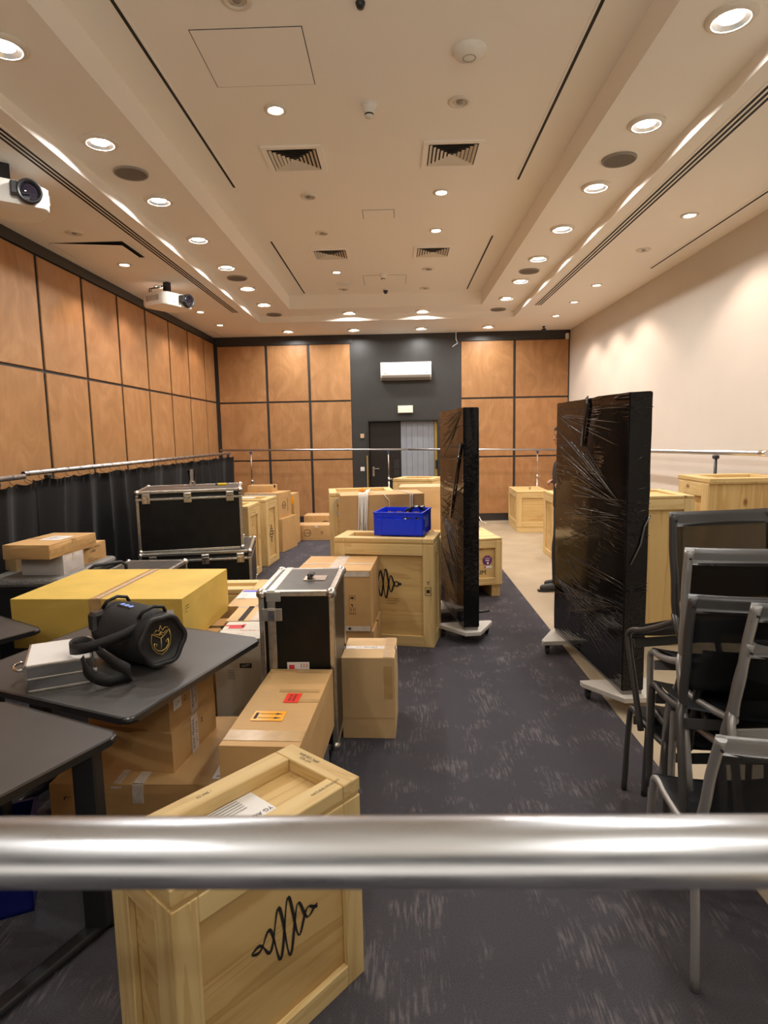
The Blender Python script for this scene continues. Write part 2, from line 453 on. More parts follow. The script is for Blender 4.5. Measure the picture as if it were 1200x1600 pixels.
def smoothpts(pts, n=6):
    out = []
    P = [Vector(p) for p in pts]
    for i in range(len(P)-1):
        p0, p1, p2, p3 = P[max(i-1, 0)], P[i], P[i+1], P[min(i+2, len(P)-1)]
        for j in range(n):
            s = j/n
            out.append(.5*((2*p1)+(-p0+p2)*s+(2*p0-5*p1+4*p2-p3)*s*s+(-p0+3*p1-3*p2+p3)*s**3))
    return out+[P[-1]]
def tag(o, label, cat, group=None):
    o['label'] = label; o['category'] = cat
    if group: o['group'] = group
    return o
def thing(name, label, cat, loc=(0, 0, 0), rz=0.0, group=None):
    o = bpy.data.objects.new(name, None); COL.objects.link(o)
    o.empty_display_size = 0.05
    o.location = loc; o.rotation_euler = (0, 0, R(rz))
    return tag(o, label, cat, group)
def struct(o): o['kind'] = 'structure'; return o
def smooth_angle(o, ang=35):
    me = o.data
    for p in me.polygons: p.use_smooth = True
    try: me.set_sharp_from_angle(angle=R(ang))
    except Exception: pass
    return o
def copy_tree(o, parent=None):
    c = o.copy(); COL.objects.link(c)
    if parent: c.parent = parent
    for ch in o.children:
        copy_tree(ch, c)
    return c
def face(kind, w_, d, h, z0=0.0, off=0.0012):
    """local frame on a box face: u right, v up, n out; origin in the middle of the face"""
    if kind == 'front': u, v, n, o = (1, 0, 0), (0, 0, 1), (0, -1, 0), (0, -d/2-off, z0+h/2)
    elif kind == 'back': u, v, n, o = (-1, 0, 0), (0, 0, 1), (0, 1, 0), (0, d/2+off, z0+h/2)
    elif kind == 'right': u, v, n, o = (0, 1, 0), (0, 0, 1), (1, 0, 0), (w_/2+off, 0, z0+h/2)
    elif kind == 'left': u, v, n, o = (0, -1, 0), (0, 0, 1), (-1, 0, 0), (-w_/2-off, 0, z0+h/2)
    else: u, v, n, o = (1, 0, 0), (0, 1, 0), (0, 0, 1), (0, 0, z0+h+off)
    m = Matrix.Identity(4)
    for i in range(3): m[i][0] = u[i]; m[i][1] = v[i]; m[i][2] = n[i]; m[i][3] = o[i]
    return m
def at2(u, v, rot=0.0): return Matrix.Translation((u, v, 0)) @ Matrix.Rotation(R(rot), 4, 'Z')
def writing(parent, text, size, F, u=0, v=0, rot=0, mat=None, align='CENTER', name='printed_text', sx=1.0, space=1.0):
    cu = bpy.data.curves.new('t', 'FONT'); cu.body = text; cu.size = size
    cu.align_x = align; cu.align_y = 'CENTER'; cu.space_character = space; cu.resolution_u = 2
    tmp = bpy.data.objects.new('t', cu); COL.objects.link(tmp)
    me = bpy.data.meshes.new_from_object(tmp.evaluated_get(bpy.context.evaluated_depsgraph_get()))
    bpy.data.objects.remove(tmp); bpy.data.curves.remove(cu)
    me.transform(F @ at2(u, v, rot) @ Matrix.Diagonal((sx, 1, 1, 1)) @ Matrix.Translation((0, 0, 0.0006)))
    me.materials.clear(); me.materials.append(mat or INK); me.name = name
    o = bpy.data.objects.new(name, me); COL.objects.link(o); o.parent = parent
    return o
def decal(parent, name, rects, F, mat, u=0, v=0, rot=0, lift=0.0, polys=(), t=0.0008, label=None):
    b = MB(); X = F @ at2(u, v, rot)
    for (a, c, w_, h) in rects: b.box(a-w_/2, a+w_/2, c-h/2, c+h/2, lift, lift+t, mat=X)
    for p in polys: b.prism(p, lift, lift+t, mat=X)
    return b.done(name, mat, parent, label=label)
WAVE = [(-.50, -.04), (-.46, .0), (-.42, .07), (-.37, .09), (-.32, .0), (-.27, -.15), (-.22, -.20), (-.17, -.06), (-.13, .16), (-.10, .28), (-.06, .18), (-.02, -.14), (.02, -.36), (.05, -.42)]
def wave_logo(parent, F, u, v, size, rot=0, r=0.004, hs=1.0):
    """two crossing swells of a sound wave, stencilled in black"""
    b = MB(); X = F @ at2(u, v, rot)
    def amp(x): return 0.42*math.exp(-(x/0.25)**2)+0.02
    for ph in (0, PI):
        pts = []
        for i in range(61):
            x = -0.5+i/60
            pts.append(X @ Vector((x*size, size*hs*amp(x)*math.sin(2*PI*x/0.32+ph+0.6), 0.0005)))
        rr = [r*(0.55+0.75*abs(math.sin(i*0.31))) for i in range(61)]
        n = len(pts); nv = (X.to_3x3() @ Vector((0, 0, 1))).normalized()
        rows = []
        for i, p in enumerate(pts):
            t = (pts[min(i+1, n-1)]-pts[max(i-1, 0)]).normalized(); sd = t.cross(nv).normalized()
            rows.append([b.bm.verts.new(p+sd*rr[i]), b.bm.verts.new(p-sd*rr[i])])
        for A, B in zip(rows, rows[1:]): b.bm.faces.new((A[0], A[1], B[1], B[0]))
    return b.done('stencilled_wave_logo', INK, parent)
def pictograms(parent, F, u, v, s, n=3):
    """umbrella, glass and two-arrows handling marks in framed cells"""
    b = MB(); X = F @ at2(u, v); t = 0.0006; lw = s*0.05
    for k in range(n):
        c = -k*s
        for (a, d, w_, h) in ((0, c+s/2, s, lw), (0, c-s/2, s, lw), (-s/2, c, lw, s), (s/2, c, lw, s)):
            b.box(a-w_/2, a+w_/2, d-h/2, d+h/2, 0, t, mat=X)
        if k == 0:
            b.prism([(s*.36*math.cos(PI*i/8), c+s*.02+s*.3*math.sin(PI*i/8)) for i in range(9)], 0, t, mat=X)
            b.box(-lw/2, lw/2, c-s*.36, c+s*.02, 0, t, mat=X)
        elif k == 1:
            b.prism([(-s*.22, c+s*.32), (-s*.22, c), (-.05*s, c-s*.14), (s*.05, c-s*.14), (s*.22, c), (s*.22, c+s*.32)], 0, t, mat=X)
            b.box(-lw/2, lw/2, c-s*.36, c-s*.12, 0, t, mat=X); b.box(-s*.15, s*.15, c-s*.38, c-s*.33, 0, t, mat=X)
        else:
            for q in (-s*.2, s*.2):
                b.box(q-lw/2, q+lw/2, c-s*.26, c+s*.15, 0, t, mat=X)
                b.prism([(q-s*.13, c+s*.12), (q+s*.13, c+s*.12), (q, c+s*.36)], 0, t, mat=X)
            b.box(-s*.36, s*.36, c-s*.36, c-s*.30, 0, t, mat=X)
    return b.done('handling_pictogram', INK, parent)

# ------------------------------------------------------------------ the room
XL, XR, YB, YF, ZC, ZM, ZU = -3.72, 3.53, 12.89, -1.6, 3.85, 3.95, 4.17
YC = -4.5                                            # the ceiling and side walls run on farther back than the floor's carpet
OX0, OX1, OY0, OY1 = -2.41, 2.115, -4.0, 11.36      # opening of the outer ceiling
IX0, IX1, IY0, IY1 = -1.775, 1.465, -3.4, 10.75     # opening of the middle ledge
EDGE = 1.385
b = MB(); b.box(XL-.2, EDGE, YF, YB+.3, -.1, 0); struct(b.done('floor', CARPET))
b = MB(); b.box(EDGE, XR+.2, YF, YB+.3, -.1, -0.001); struct(b.done('floor_tile', TILE))
b = MB()
for (x0, x1, y0, y1) in ((XL-.1, OX0, YC, YB), (OX1, XR+.1, YC, YB), (OX0, OX1, OY1, YB), (OX0, OX1, YC, OY0)):
    b.box(x0, x1, y0, y1, ZC, ZM)
for (x0, x1, y0, y1) in ((OX0-.1, IX0, OY0-.1, OY1+.1), (IX1, OX1+.1, OY0-.1, OY1+.1), (IX0, IX1, IY1, OY1+.1), (IX0, IX1, OY0-.1, IY0)):
    b.box(x0, x1, y0, y1, ZM, ZU)
b.box(IX0-.06, IX1+.06, IY0-.06, IY1+.06, ZU, ZU+.05)
ceiling = struct(b.done('ceiling', CEILM))
b = MB(); b.box(XR, XR+.2, YF, YB+.3, 0, ZC+.4); struct(b.done('wall_right', WALLM))
b = MB(); b.box(XL-.2, XL, YF, YB+.3, 0, ZC+.4); wl = struct(b.done('wall_left', DARKM))
DX0, DX1, DZ = -0.585, 0.86, 2.11
b = MB()
b.box(XL, DX0, YB, YB+.2, 0, ZC+.4); b.box(DX1, XR, YB, YB+.2, 0, ZC+.4); b.box(DX0, DX1, YB, YB+.2, DZ, ZC+.4)
wb = struct(b.done('wall_back', DARKM))
b = MB(); b.box(DX0-.3, DX1+.3, YB+.9, YB+.95, 0, DZ+.3); struct(b.done('wall_corridor', DOORDK))
# veneer panels, each one its own board
def panel(parent, x0, x1, y0, y1, z0, z1):
    o = MB().box(x0, x1, y0, y1, z0, z1, bev=.004).done('veneer_panel', VENEER, parent)
    o['kind'] = 'structure'
ys = [12.86]+[12.175-.932*k for k in range(15)]
for a, c in zip(ys[1:], ys[:-1]):
    for z0, z1 in ((0.13, 1.325), (1.355, 2.53), (2.56, 3.72)):
        panel(wl, XL, XL+.02, a+.028, c-.028, z0, z1)
xs = [-3.66, -2.645, -1.77, -0.90]
for seg in (xs, [1.315, 2.42, 3.53]):
    for a, c in zip(seg[:-1], seg[1:]):
        for z0, z1 in ((0.15, 1.315), (1.345, 2.51), (2.545, 3.665)):
            panel(wb, a+.026, c-.026, YB-.02, YB, z0, z1)
b = MB(); b.box(XL, XL+.026, YF, YB, 3.735, ZC); b.box(XL, DX0-.3, YB-.026, YB, 3.675, ZC); b.box(DX1+.4, XR, YB-.026, YB, 3.675, ZC)
struct(b.done('trim_1', STRIPM))
for nm, (x0, x1, y0, y1) in dict(baseboard_left=(XL, XL+.028, YF, YB), baseboard_back=(XL, DX0-.05, YB-.028, YB), baseboard_back_right=(DX1+.05, XR, YB-.028, YB)).items():
    struct(MB().box(x0, x1, y0, y1, 0, .13 if nm == 'baseboard_left' else .15).done(nm, STRIPM))
# door: dark leaf on the left, pale grey leaf on the right
d1 = struct(MB().box(DX0+.02, .085, YB+.10, YB+.145, 0.005, DZ-.02, bev=.003).done('door_1', DOORDK))
b = MB(); b.box(DX0+.07, DX0+.11, YB+.094, YB+.10, .96, 1.16); b.tube([(DX0+.09, YB+.10, 1.12), (DX0+.09, YB+.05, 1.12), (DX0+.21, YB+.05, 1.12)], .009)
b.tube([(DX0+.09, YB+.085, .98), (DX0+.09, YB+.10, .98)], .018)
b.done('door_handle', STEEL, d1, 'structure')
b = MB(); b.box(-.06, .05, YB+.092, YB+.10, .95, 1.30); b.box(-.08, .07, YB+.085, YB+.092, 1.12, 1.15); b.done('push_plate', STRIPM, d1, 'structure')
b = MB()
for k in range(6): b.box(.09+.116*k, .09+.116*k+.113, YB+.10, YB+.14, .005, DZ-.015, bev=.002)
d2 = struct(b.done('door_2', DOORGR))
MB().box(.79, .845, YB+.06, YB+.16, 0.0, DZ-.005).done('door_edge', BRASSW, d2, 'structure')
b = MB(); b.box(.80, .84, YB+.045, YB+.06, 1.10, 1.28); b.tube([(.82, YB+.05, 1.14), (.82, YB+.0, 1.14), (.93, YB+.0, 1.14)], .009); b.done('door_handle', STRIPM, d2, 'structure')
b = MB(); b.box(DX0-.015, DX0+.01, YB-.015, YB+.2, 0, DZ); b.box(DX1-.01, DX1+.015, YB-.015, YB+.2, 0, DZ); b.box(DX0, DX1, YB-.015, YB+.2, DZ-.01, DZ+.02)
struct(b.done('trim_2', STRIPM))

# ------------------------------------------------------------------ ceiling lamps
def disc(r, z, n=32): return [(r*math.cos(2*PI*i/n), r*math.sin(2*PI*i/n)) for i in range(n)]
def make_downlight(label, group, lit=True, big=True):
    t = thing('ceiling_downlight', label, 'ceiling light', group=group)
    ro, ri = (.128, .088) if big else (.082, .052)
    MB().lathe([(ri, -.001), (ri+.004, -.020 if big else -.012), (ri+.012, -.022 if big else -.014), (ro-.012, -.018 if big else -.012), (ro, -.008), (ro, 0)], 36, cap=False).done('trim_ring', TRIMW, t)
    if lit:
        rl = .062 if big else ri
        MB().lathe([(0.001, -.003), (rl*.5, -.003), (rl, -.003)], 28, cap=False).done('lamp', LAMPE if big else SPOTE, t)
        if big: MB().lathe([(rl, -.003), (rl+.012, -.008), (ri+.002, -.019)], 28, cap=False).done('reflector', STEEL, t)
    else:
        MB().lathe([(0.001, -.001), (ri*.5, -.002), (ri, -.004)], 28, cap=False).done('reflector', ALU, t)
        MB().lathe([(0.001, -.012), (.02, -.011), (.024, -.002)], 16, cap=False).done('lamp', GREYPL, t)
    return t
def spot(x, y, z, col, power, size, blend, rad=.03):
    l = bpy.data.lights.new('halogen_beam', 'SPOT'); l.energy = power; l.color = col; l.spot_size = R(size); l.spot_blend = blend; l.shadow_soft_size = rad
    o = bpy.data.objects.new('halogen_beam', l); COL.objects.link(o); o.location = (x, y, z)
    return o
ORD = ['nearest', 'second nearest', 'third nearest', 'fourth nearest', 'fifth nearest', 'sixth nearest', 'farthest']
G1 = 'large lit downlights in the ceiling ledge'
proto = None
rows = [(-2.108, [3.61+1.113*k for k in range(7)], 'left'), (1.795, [3.58+1.112*k for k in range(7)], 'right')]
for x, yy, side in rows:
    for k, y in enumerate(yy):
        lab = 'large lit round downlight in the %s ceiling ledge, %s of its row' % (side, ORD[k])
        if proto is None: o = proto = make_downlight(lab, G1)
        else: o = copy_tree(proto)
        o['label'] = lab; o.location = (x, y, ZM)
    for k in (1, 4, 5):
        if side == 'left' and k == 1: continue
        o = copy_tree(proto); o.location = (x, yy[0]-1.113*k, ZM)
        o['label'] = 'large lit round downlight of the %s ceiling ledge, overhead behind the viewer' % side; o['group'] = 'downlights overhead, outside the picture'
for x, s in ((-.79, 'left'), (.49, 'right')):
    o = copy_tree(proto); o.location = (x, 11.13, ZM); o['label'] = 'lit downlight on the far ledge of the ceiling recess, %s of the pair' % s
for x, s in ((-2.07, 'leftmost'), (-.79, 'second from left'), (.51, 'third from left'), (1.80, 'rightmost')):
    o = copy_tree(proto); o.location = (x, 12.28, ZC); o['label'] = 'lit downlight beside the dark back wall, %s of the row of four' % s; o['group'] = 'downlights along the back wall'
G2 = 'small halogen spots in the ceiling'
on = make_downlight('small lit halogen spot', G2, True, False); off = make_downlight('small unlit halogen spot', G2, False, False)
used = {True: False, False: False}
def halogen(x, y, z, lit, lab, beam=None):
    src = on if lit else off
    o = src if not used[lit] else copy_tree(src)
    used[lit] = True
    o.location = (x, y, z); o['label'] = lab
    if lit: spot(x, y, z-.03, SPOT_COL, beam or (SPOT_W*.5 if x < -3 else SPOT_W), 118, .45)
halogen(-.84, 4.80, ZU, True, 'small lit halogen spot beside the large square ceiling hatch')
halogen(.49, 4.77, ZU, False, 'small unlit halogen spot behind the white wireless disc')
halogen(-.83, 6.45, ZU, False, 'small unlit halogen spot behind the near left air vent')
halogen(.48, 6.43, ZU, True, 'small lit halogen spot behind the near right air vent')
halogen(-.83, 7.56, ZU, False, 'small unlit halogen spot in front of the far left air vent')
halogen(.50, 7.57, ZU, True, 'small lit halogen spot in front of the far right air vent')
halogen(-.83, 9.30, ZU, True, 'small lit halogen spot behind the far left air vent')
halogen(.49, 9.25, ZU, False, 'small unlit halogen spot behind the far right air vent')
halogen(-.82, 10.37, ZU, False, 'small unlit halogen spot at the far left end of the raised ceiling')
halogen(.50, 10.42, ZU, False, 'small unlit halogen spot at the far right end of the raised ceiling')
halogen(-.83, 3.66, ZU, False, 'small unlit halogen spot cut by the top edge of the picture')
halogen(-3.15, 6.34, ZC, False, 'small unlit halogen spot by the left wall, before the open hatch')
halogen(-3.15, 7.47, ZC, True, 'small lit halogen spot by the left wall, just past the open hatch')
halogen(-3.14, 10.26, ZC, True, 'small lit halogen spot by the left wall, behind the far projector')
halogen(-3.16, 11.45, ZC, True, 'small lit halogen spot by the left wall, farthest of its row')
halogen(-3.15, 8.55, ZC, True, 'small lit halogen spot by the left wall, hidden above the far projector')
halogen(2.85, 6.30, ZC, True, 'small lit halogen spot by the cream wall, nearest of its row')
halogen(2.85, 7.42, ZC, False, 'small unlit halogen spot by the cream wall')
halogen(2.85, 9.08, ZC, True, 'small lit halogen spot by the cream wall, second lit one of its row')
halogen(2.85, 10.18, ZC, True, 'small lit halogen spot by the cream wall, third lit one of its row')
halogen(2.85, 11.32, ZC, True, 'small lit halogen spot by the cream wall, farthest of its row')

# ceiling fittings
def round_speaker():
    t = thing('ceiling_speaker', '', 'loudspeaker', group='round grey ceiling loudspeakers')
    MB().lathe([(.118, -.002), (.12, -.016), (.128, -.018), (.134, -.012), (.134, 0)], 36, cap=False).done('rim', GREYPL, t)
    MB().lathe([(0.001, -.016), (.08, -.016), (.119, -.013)], 36, cap=False).done('grille', GRILLE, t)
    return t
sp0 = None
for x, yy, s in ((-2.11, (5.25, 8.6, 11.13), 'left'), (1.805, (5.26, 8.62, 11.14), 'right')):
    for y, k in zip(yy, ('nearest', 'middle', 'farthest')):
        o = sp0 = round_speaker() if sp0 is None else sp0
        if o.get('done'): o = copy_tree(sp0)
        sp0['done'] = 1
        o.location = (x, y, ZM); o['label'] = 'grey round loudspeaker in the %s ceiling ledge, %s of its row' % (s, k)
def air_vent(x, y, lab):
    t = thing('air_vent', lab, 'air vent', (x, y, ZU), group='square ceiling air vents')
    b = MB(); s = .25
    for (x0, x1, y0, y1) in ((-s, s, -s, -s+.045), (-s, s, s-.045, s), (-s, -s+.045, -s+.045, s-.045), (s-.045, s, -s+.045, s-.045)): b.box(x0, x1, y0, y1, -.014, 0)
    b.done('frame', CEILM, t)
    MB().box(-s+.04, s-.04, -s+.04, s-.04, -.003, 0).done('backing', SLOTM, t)
    for k in range(6):
        q = .195-.032*k
        b = MB()
        for i in range(4):
            X = Matrix.Rotation(PI/2*i, 4, 'Z')
            vs = [X @ Vector(v) for v in ((-q, -q, -.016), (q, -q, -.016), (q-.022, -q+.022, -.004), (-q+.022, -q+.022, -.004))]
            f = [b.bm.verts.new(v) for v in vs]; b.bm.faces.new(f)
        b.done('louvre', TRIMW, t)
    return t
for x, y, l in ((-.83, 5.61, 'near left'), (.51, 5.60, 'near right'), (-.82, 8.41, 'far left'), (.51, 8.42, 'far right')):
    air_vent(x, y, 'square four-way ceiling air vent, %s of the four' % l)
def slot_line(name, lab, x0, x1, y0, y1, z, n, frame=True):
    t = thing(name, lab, 'slot diffuser', ((x0+x1)/2, (y0+y1)/2, z), group='linear slots in the ceiling')
    w_, l = x1-x0, y1-y0
    MB().box(-w_/2-.012, w_/2+.012, -l/2-.01, l/2+.01, -.004, 0).done('frame', CEILM, t)
    for k in range(n):
        c = -w_/2+(k+.5)*w_/n
        MB().box(c-.0105, c+.0105, -l/2, l/2, -.0055, -.004).done('slot', SLOTM, t)
slot_line('slot_diffuser', 'long triple black slot diffuser along the left side of the ceiling', -2.655, -2.545, 2.2, 10.38, ZC, 3)
slot_line('slot_diffuser', 'long triple black slot diffuser along the right side of the ceiling', 2.255, 2.375, 2.2, 10.36, ZC, 3)
slot_line('slot_diffuser', 'single slot in the raised ceiling, near left', -1.515, -1.485, 1.5, 6.17, ZU, 1)
slot_line('slot_diffuser', 'single slot in the raised ceiling, far left', -1.50, -1.47, 7.82, 10.57, ZU, 1)
slot_line('slot_diffuser', 'single slot in the raised ceiling, near right', 1.165, 1.195, 1.5, 6.17, ZU, 1)
slot_line('slot_diffuser', 'single slot in the raised ceiling, far right', 1.18, 1.21, 7.82, 10.54, ZU, 1)
slot_line('slot_diffuser', 'flat slot strip in the ceiling beside the cream wall', 3.24, 3.29, 4.0, 8.24, ZC, 1)
def hatch(lab, x0, x1, y0, y1, z, op=0.0):
    t = thing('ceiling_hatch', lab, 'access hatch', ((x0+x1)/2, (y0+y1)/2, z))
    w_, l = x1-x0, y1-y0
    b = MB(); g = .005
    b.box(-w_/2-g, w_/2+g, -l/2-g, -l/2, -.0015, 0); b.box(-w_/2-g, w_/2+g, l/2, l/2+g, -.0015, 0); b.box(-w_/2-g, -w_/2, -l/2, l/2, -.0015, 0); b.box(w_/2, w_/2+g, -l/2, l/2, -.0015, 0)
    b.done('gap', SLOTM, t)
    o = MB().box(-w_/2, w_/2, -l/2, l/2, -.003, 0).done('lid', CEILM, t)
    if op:
        o.location.z = -.0
        o.rotation_euler = (0, R(op), 0); o.location = (0, 0, -math.sin(R(op))*w_/2)
        MB().box(-w_/2, w_/2, -l/2, l/2, -.0022, -.0008).done('opening', SLOTM, t)
hatch('large square access hatch in the raised ceiling, nearest the viewer', -1.17, -.515, 3.9, 4.49, ZU)
hatch('small square access hatch in the raised ceiling, between the vents', -.32, .01, 6.87, 7.12, ZU)
hatch('far access hatch in the raised ceiling around the far smoke detector', -.46, .18, 9.55, 10.14, ZU)
hatch('ajar ceiling hatch beside the left panelled wall', -3.57, -2.81, 6.64, 7.21, ZC, 3.0)
hatch('small ceiling hatch in the far left corner', -3.66, -3.50, 12.12, 12.8, ZC, 0)
def smoke(x, y, lab):
    t = thing('smoke_detector', lab, 'smoke detector', (x, y, ZU), group='smoke detectors on the raised ceiling')
    MB().lathe([(.001, -.012), (.055, -.012), (.06, 0)], 28, cap=False).done('base', WHITEPL, t)
    MB().lathe([(.001, -.085), (.028, -.085), (.032, -.06), (.03, -.055), (.045, -.045), (.052, -.02), (.052, -.012)], 28, cap=False).done('sensor_head', WHITEPL, t)
    MB().lathe([(.0315, -.072), (.0325, -.062)], 20, cap=False).done('vent_band', SLOTM, t)
smoke(-.16, 4.78, 'white smoke detector on the raised ceiling, the near one'); smoke(-.16, 9.5, 'white smoke detector on the raised ceiling, the far one')
t = thing('wireless_access_point', 'white round wireless access disc on the raised ceiling, top right', 'access point', (.49, 4.17, ZU))
MB().lathe([(.001, -.052), (.05, -.05), (.085, -.036), (.105, -.012), (.105, 0)], 40, cap=False).done('shell', WHITEPL, t)
MB().lathe([(.036, -.0512), (.039, -.0535), (.042, -.0512)], 32, cap=False).done('ring', GREYPL, t)
t = thing('ceiling_disc', 'flat white blank disc on the raised ceiling before the far step', 'cover plate', (-.78, 9.99, ZU))
MB().lathe([(.001, -.02), (.1, -.018), (.12, -.006), (.12, 0)], 32, cap=False).done('cover', WHITEPL, t)
t = thing('dome_camera', 'small dark dome sensor at the far end of the raised ceiling', 'camera', (-.14, 10.44, ZU))
MB().lathe([(.001, -.075), (.02, -.07), (.036, -.045), (.04, -.02)], 20, cap=False).done('dome', BLKPL, t); MB().lathe([(.04, -.02), (.05, -.015), (.05, 0)], 20, cap=False).done('base', WHITEPL, t)
t = thing('ceiling_sensor', 'small dark round sensor at the top edge of the picture', 'sensor', (-.16, 3.72, ZU))
MB().lathe([(.001, -.03), (.018, -.028), (.026, -.01), (.028, 0)], 20, cap=False).done('dome', BLKPL, t)
t = thing('ceiling_hook', 'thin pale hook with cord hanging from the ceiling at the back wall', 'hook', (1.21, 12.62, ZC))
MB().tube([(0, 0, 0), (0, 0, -.17), (.02, 0, -.22), (.03, 0, -.25), (0, 0, -.27), (-.05, 0, -.3), (-.07, 0, -.32)], .006, 8).done('wire', WHITEPL, t)
t = thing('security_camera', 'small black bullet camera under the ceiling in the right corner', 'camera', (2.89, 12.4, ZC))
MB().lathe([(.001, -.02), (.03, -.02), (.03, 0)], 16, cap=False).done('mount', BLKPL, t)
MB().tube([(0, .05, -.06), (0, -.06, -.075)], .032, 16).done('body', BLKPL, t); MB().tube([(0, 0, -.02), (0, 0, -.06)], .01, 8).done('arm', BLKPL, t)
t = thing('motion_detector', 'small white detector high in the right corner of the back wall', 'detector', (3.46, 12.85, 3.72))
MB().box(-.035, .035, -.05, .015, -.06, .06, bev=.02, seg=3).done('housing', WHITEPL, t)

# ------------------------------------------------------------------ back wall fittings
t = thing('air_conditioner', 'white wall air conditioner on the dark back wall above the door', 'air conditioner', (.21, YB, 2.92), 0)
prof = [(0, 0), (-.10, -.005), (-.185, .045), (-.205, .10), (-.20, .30), (-.17, .345), (0, .35)]
X = Matrix(((0, 0, 1, 0), (1, 0, 0, 0), (0, 1, 0, 0), (0, 0, 0, 1)))
MB().prism(prof, -.51, .51, mat=X).done('body', WHITEPL, t)
MB().prism([(-.10, -.008), (-.19, .042), (-.207, .085), (-.203, .087), (-.186, .047), (-.10, -.001)], -.49, .49, mat=X).done('louvre', GREYPL, t)
decal(t, 'maker_mark', [(0, 0, .08, .014)], Matrix(((1, 0, 0, -.42), (0, 0, -1, -.2062), (0, 1, 0, .12), (0, 0, 0, 1))), GREYPL)
MB().box(.40, .425, -.2075, -.204, .115, .145).done('indicator', GREYPL, t)
t = thing('exit_lamp', 'unlit blank white emergency lamp box above the back door', 'emergency light', (.19, YB, 2.26))
MB().box(-.15, .15, -.075, 0, 0, .145, bev=.008, seg=2).done('housing', plain('lamp_diffuser', (.80, .80, .68), .4), t)
MB().box(-.155, .155, -.012, 0, -.004, .149).done('back_plate', WHITEPL, t)
t = thing('wall_panel_switch', 'beige square wall control left of the back door', 'switch', (-.71, YB, 1.76))
MB().box(-.04, .04, -.025, 0, 0, .09, bev=.004).done('cover', plain('beige_plastic', (.52, .36, .24), .5), t)
t = thing('light_switch', 'white square light switch low beside the back door', 'switch', (-.72, YB, 1.08))
MB().box(-.042, .042, -.012, 0, 0, .085, bev=.003).done('plate', WHITEPL, t); MB().box(-.026, .026, -.017, -.012, .016, .07, bev=.002).done('rocker', WHITEPL, t)
t = thing('floor_cable', 'white cable bent over the floor edge by the back wall', 'cable', (1.62, 12.6, 0))
MB().tube(smoothpts([(-.16, .22, .20), (-.02, .22, .20), (.05, .16, .12), (.10, .05, .02), (.16, -.2, .008)]), .010, 8).done('cable_sheath', WHITEPL, t)
t = thing('wooden_batten', 'thin ochre batten standing against the left door frame', 'batten', (-.615, YB-.045, 0))
MB().box(-.012, .012, -.012, .012, 0, 1.40).done('strip', BRASSW, t)

# ------------------------------------------------------------------ projectors
def projector(lab, x, y, rz):
    t = thing('projector', lab, 'projector', (x, y, ZC-.33), rz, 'white ceiling projectors')
    b = MB(); n = 40
    def sup(a, e=5): 
        c, s = math.cos(a), math.sin(a)
        return (.27*math.copysign(abs(c)**(2/e), c), .21*math.copysign(abs(s)**(2/e), s))
    poly = [sup(2*PI*i/n) for i in range(n)]
    b.prism(poly, 0, .16, bev=.02)
    smooth_angle(b.done('case', WHITEPL, t), 40)
    MB().lathe([(.001, .0), (.075, 0), (.085, .02), (.085, .07), (.075, .075), (.06, .05)], 28, mat=Matrix.Translation((.12, -.205, .085)) @ Matrix.Rotation(R(90), 4, 'X'), cap=False).done('lens_barrel', BLKPL, t)
    MB().lathe([(.001, .062), (.04, .06), (.064, .05)], 28, mat=Matrix.Translation((.12, -.205, .085)) @ Matrix.Rotation(R(90), 4, 'X'), cap=False).done('lens', LENSM, t)
    MB().box(.0, .05, -.27, -.19, .05, .14, bev=.006).done('lens_clamp', BLKPL, t)
    for s in (-1, 1):
        b = MB()
        for k in range(9): b.box(s*.268-.004, s*.268+.004, -.13+.026*k, -.13+.026*k+.014, .05, .12)
        b.done('side_grille', GREYPL, t)
    MB().box(-.035, .035, -.035, .035, .16, .33).done('ceiling_bracket', BLKPL, t)
    MB().box(-.14, .14, -.10, .10, .16, .175).done('mount_plate', BLKPL, t)
    b = MB(); b.tube([(-.2, .1, .16), (-.22, .08, .22), (-.1, .05, .25), (-.02, .02, .28)], .008, 8); b.tube([(-.15, .14, .16), (-.16, .1, .24), (-.03, .05, .29)], .006, 8); b.done('cable', BLKPL, t)
    MB().box(-.09, -.075, -.213, -.205, .045, .055).done('status_light', LEDB, t)
projector('white ceiling projector cut by the left edge, nearest the viewer', -2.88, 4.80, 38)
projector('white ceiling projector hanging farther back above the left wall', -2.98, 8.35, 62)

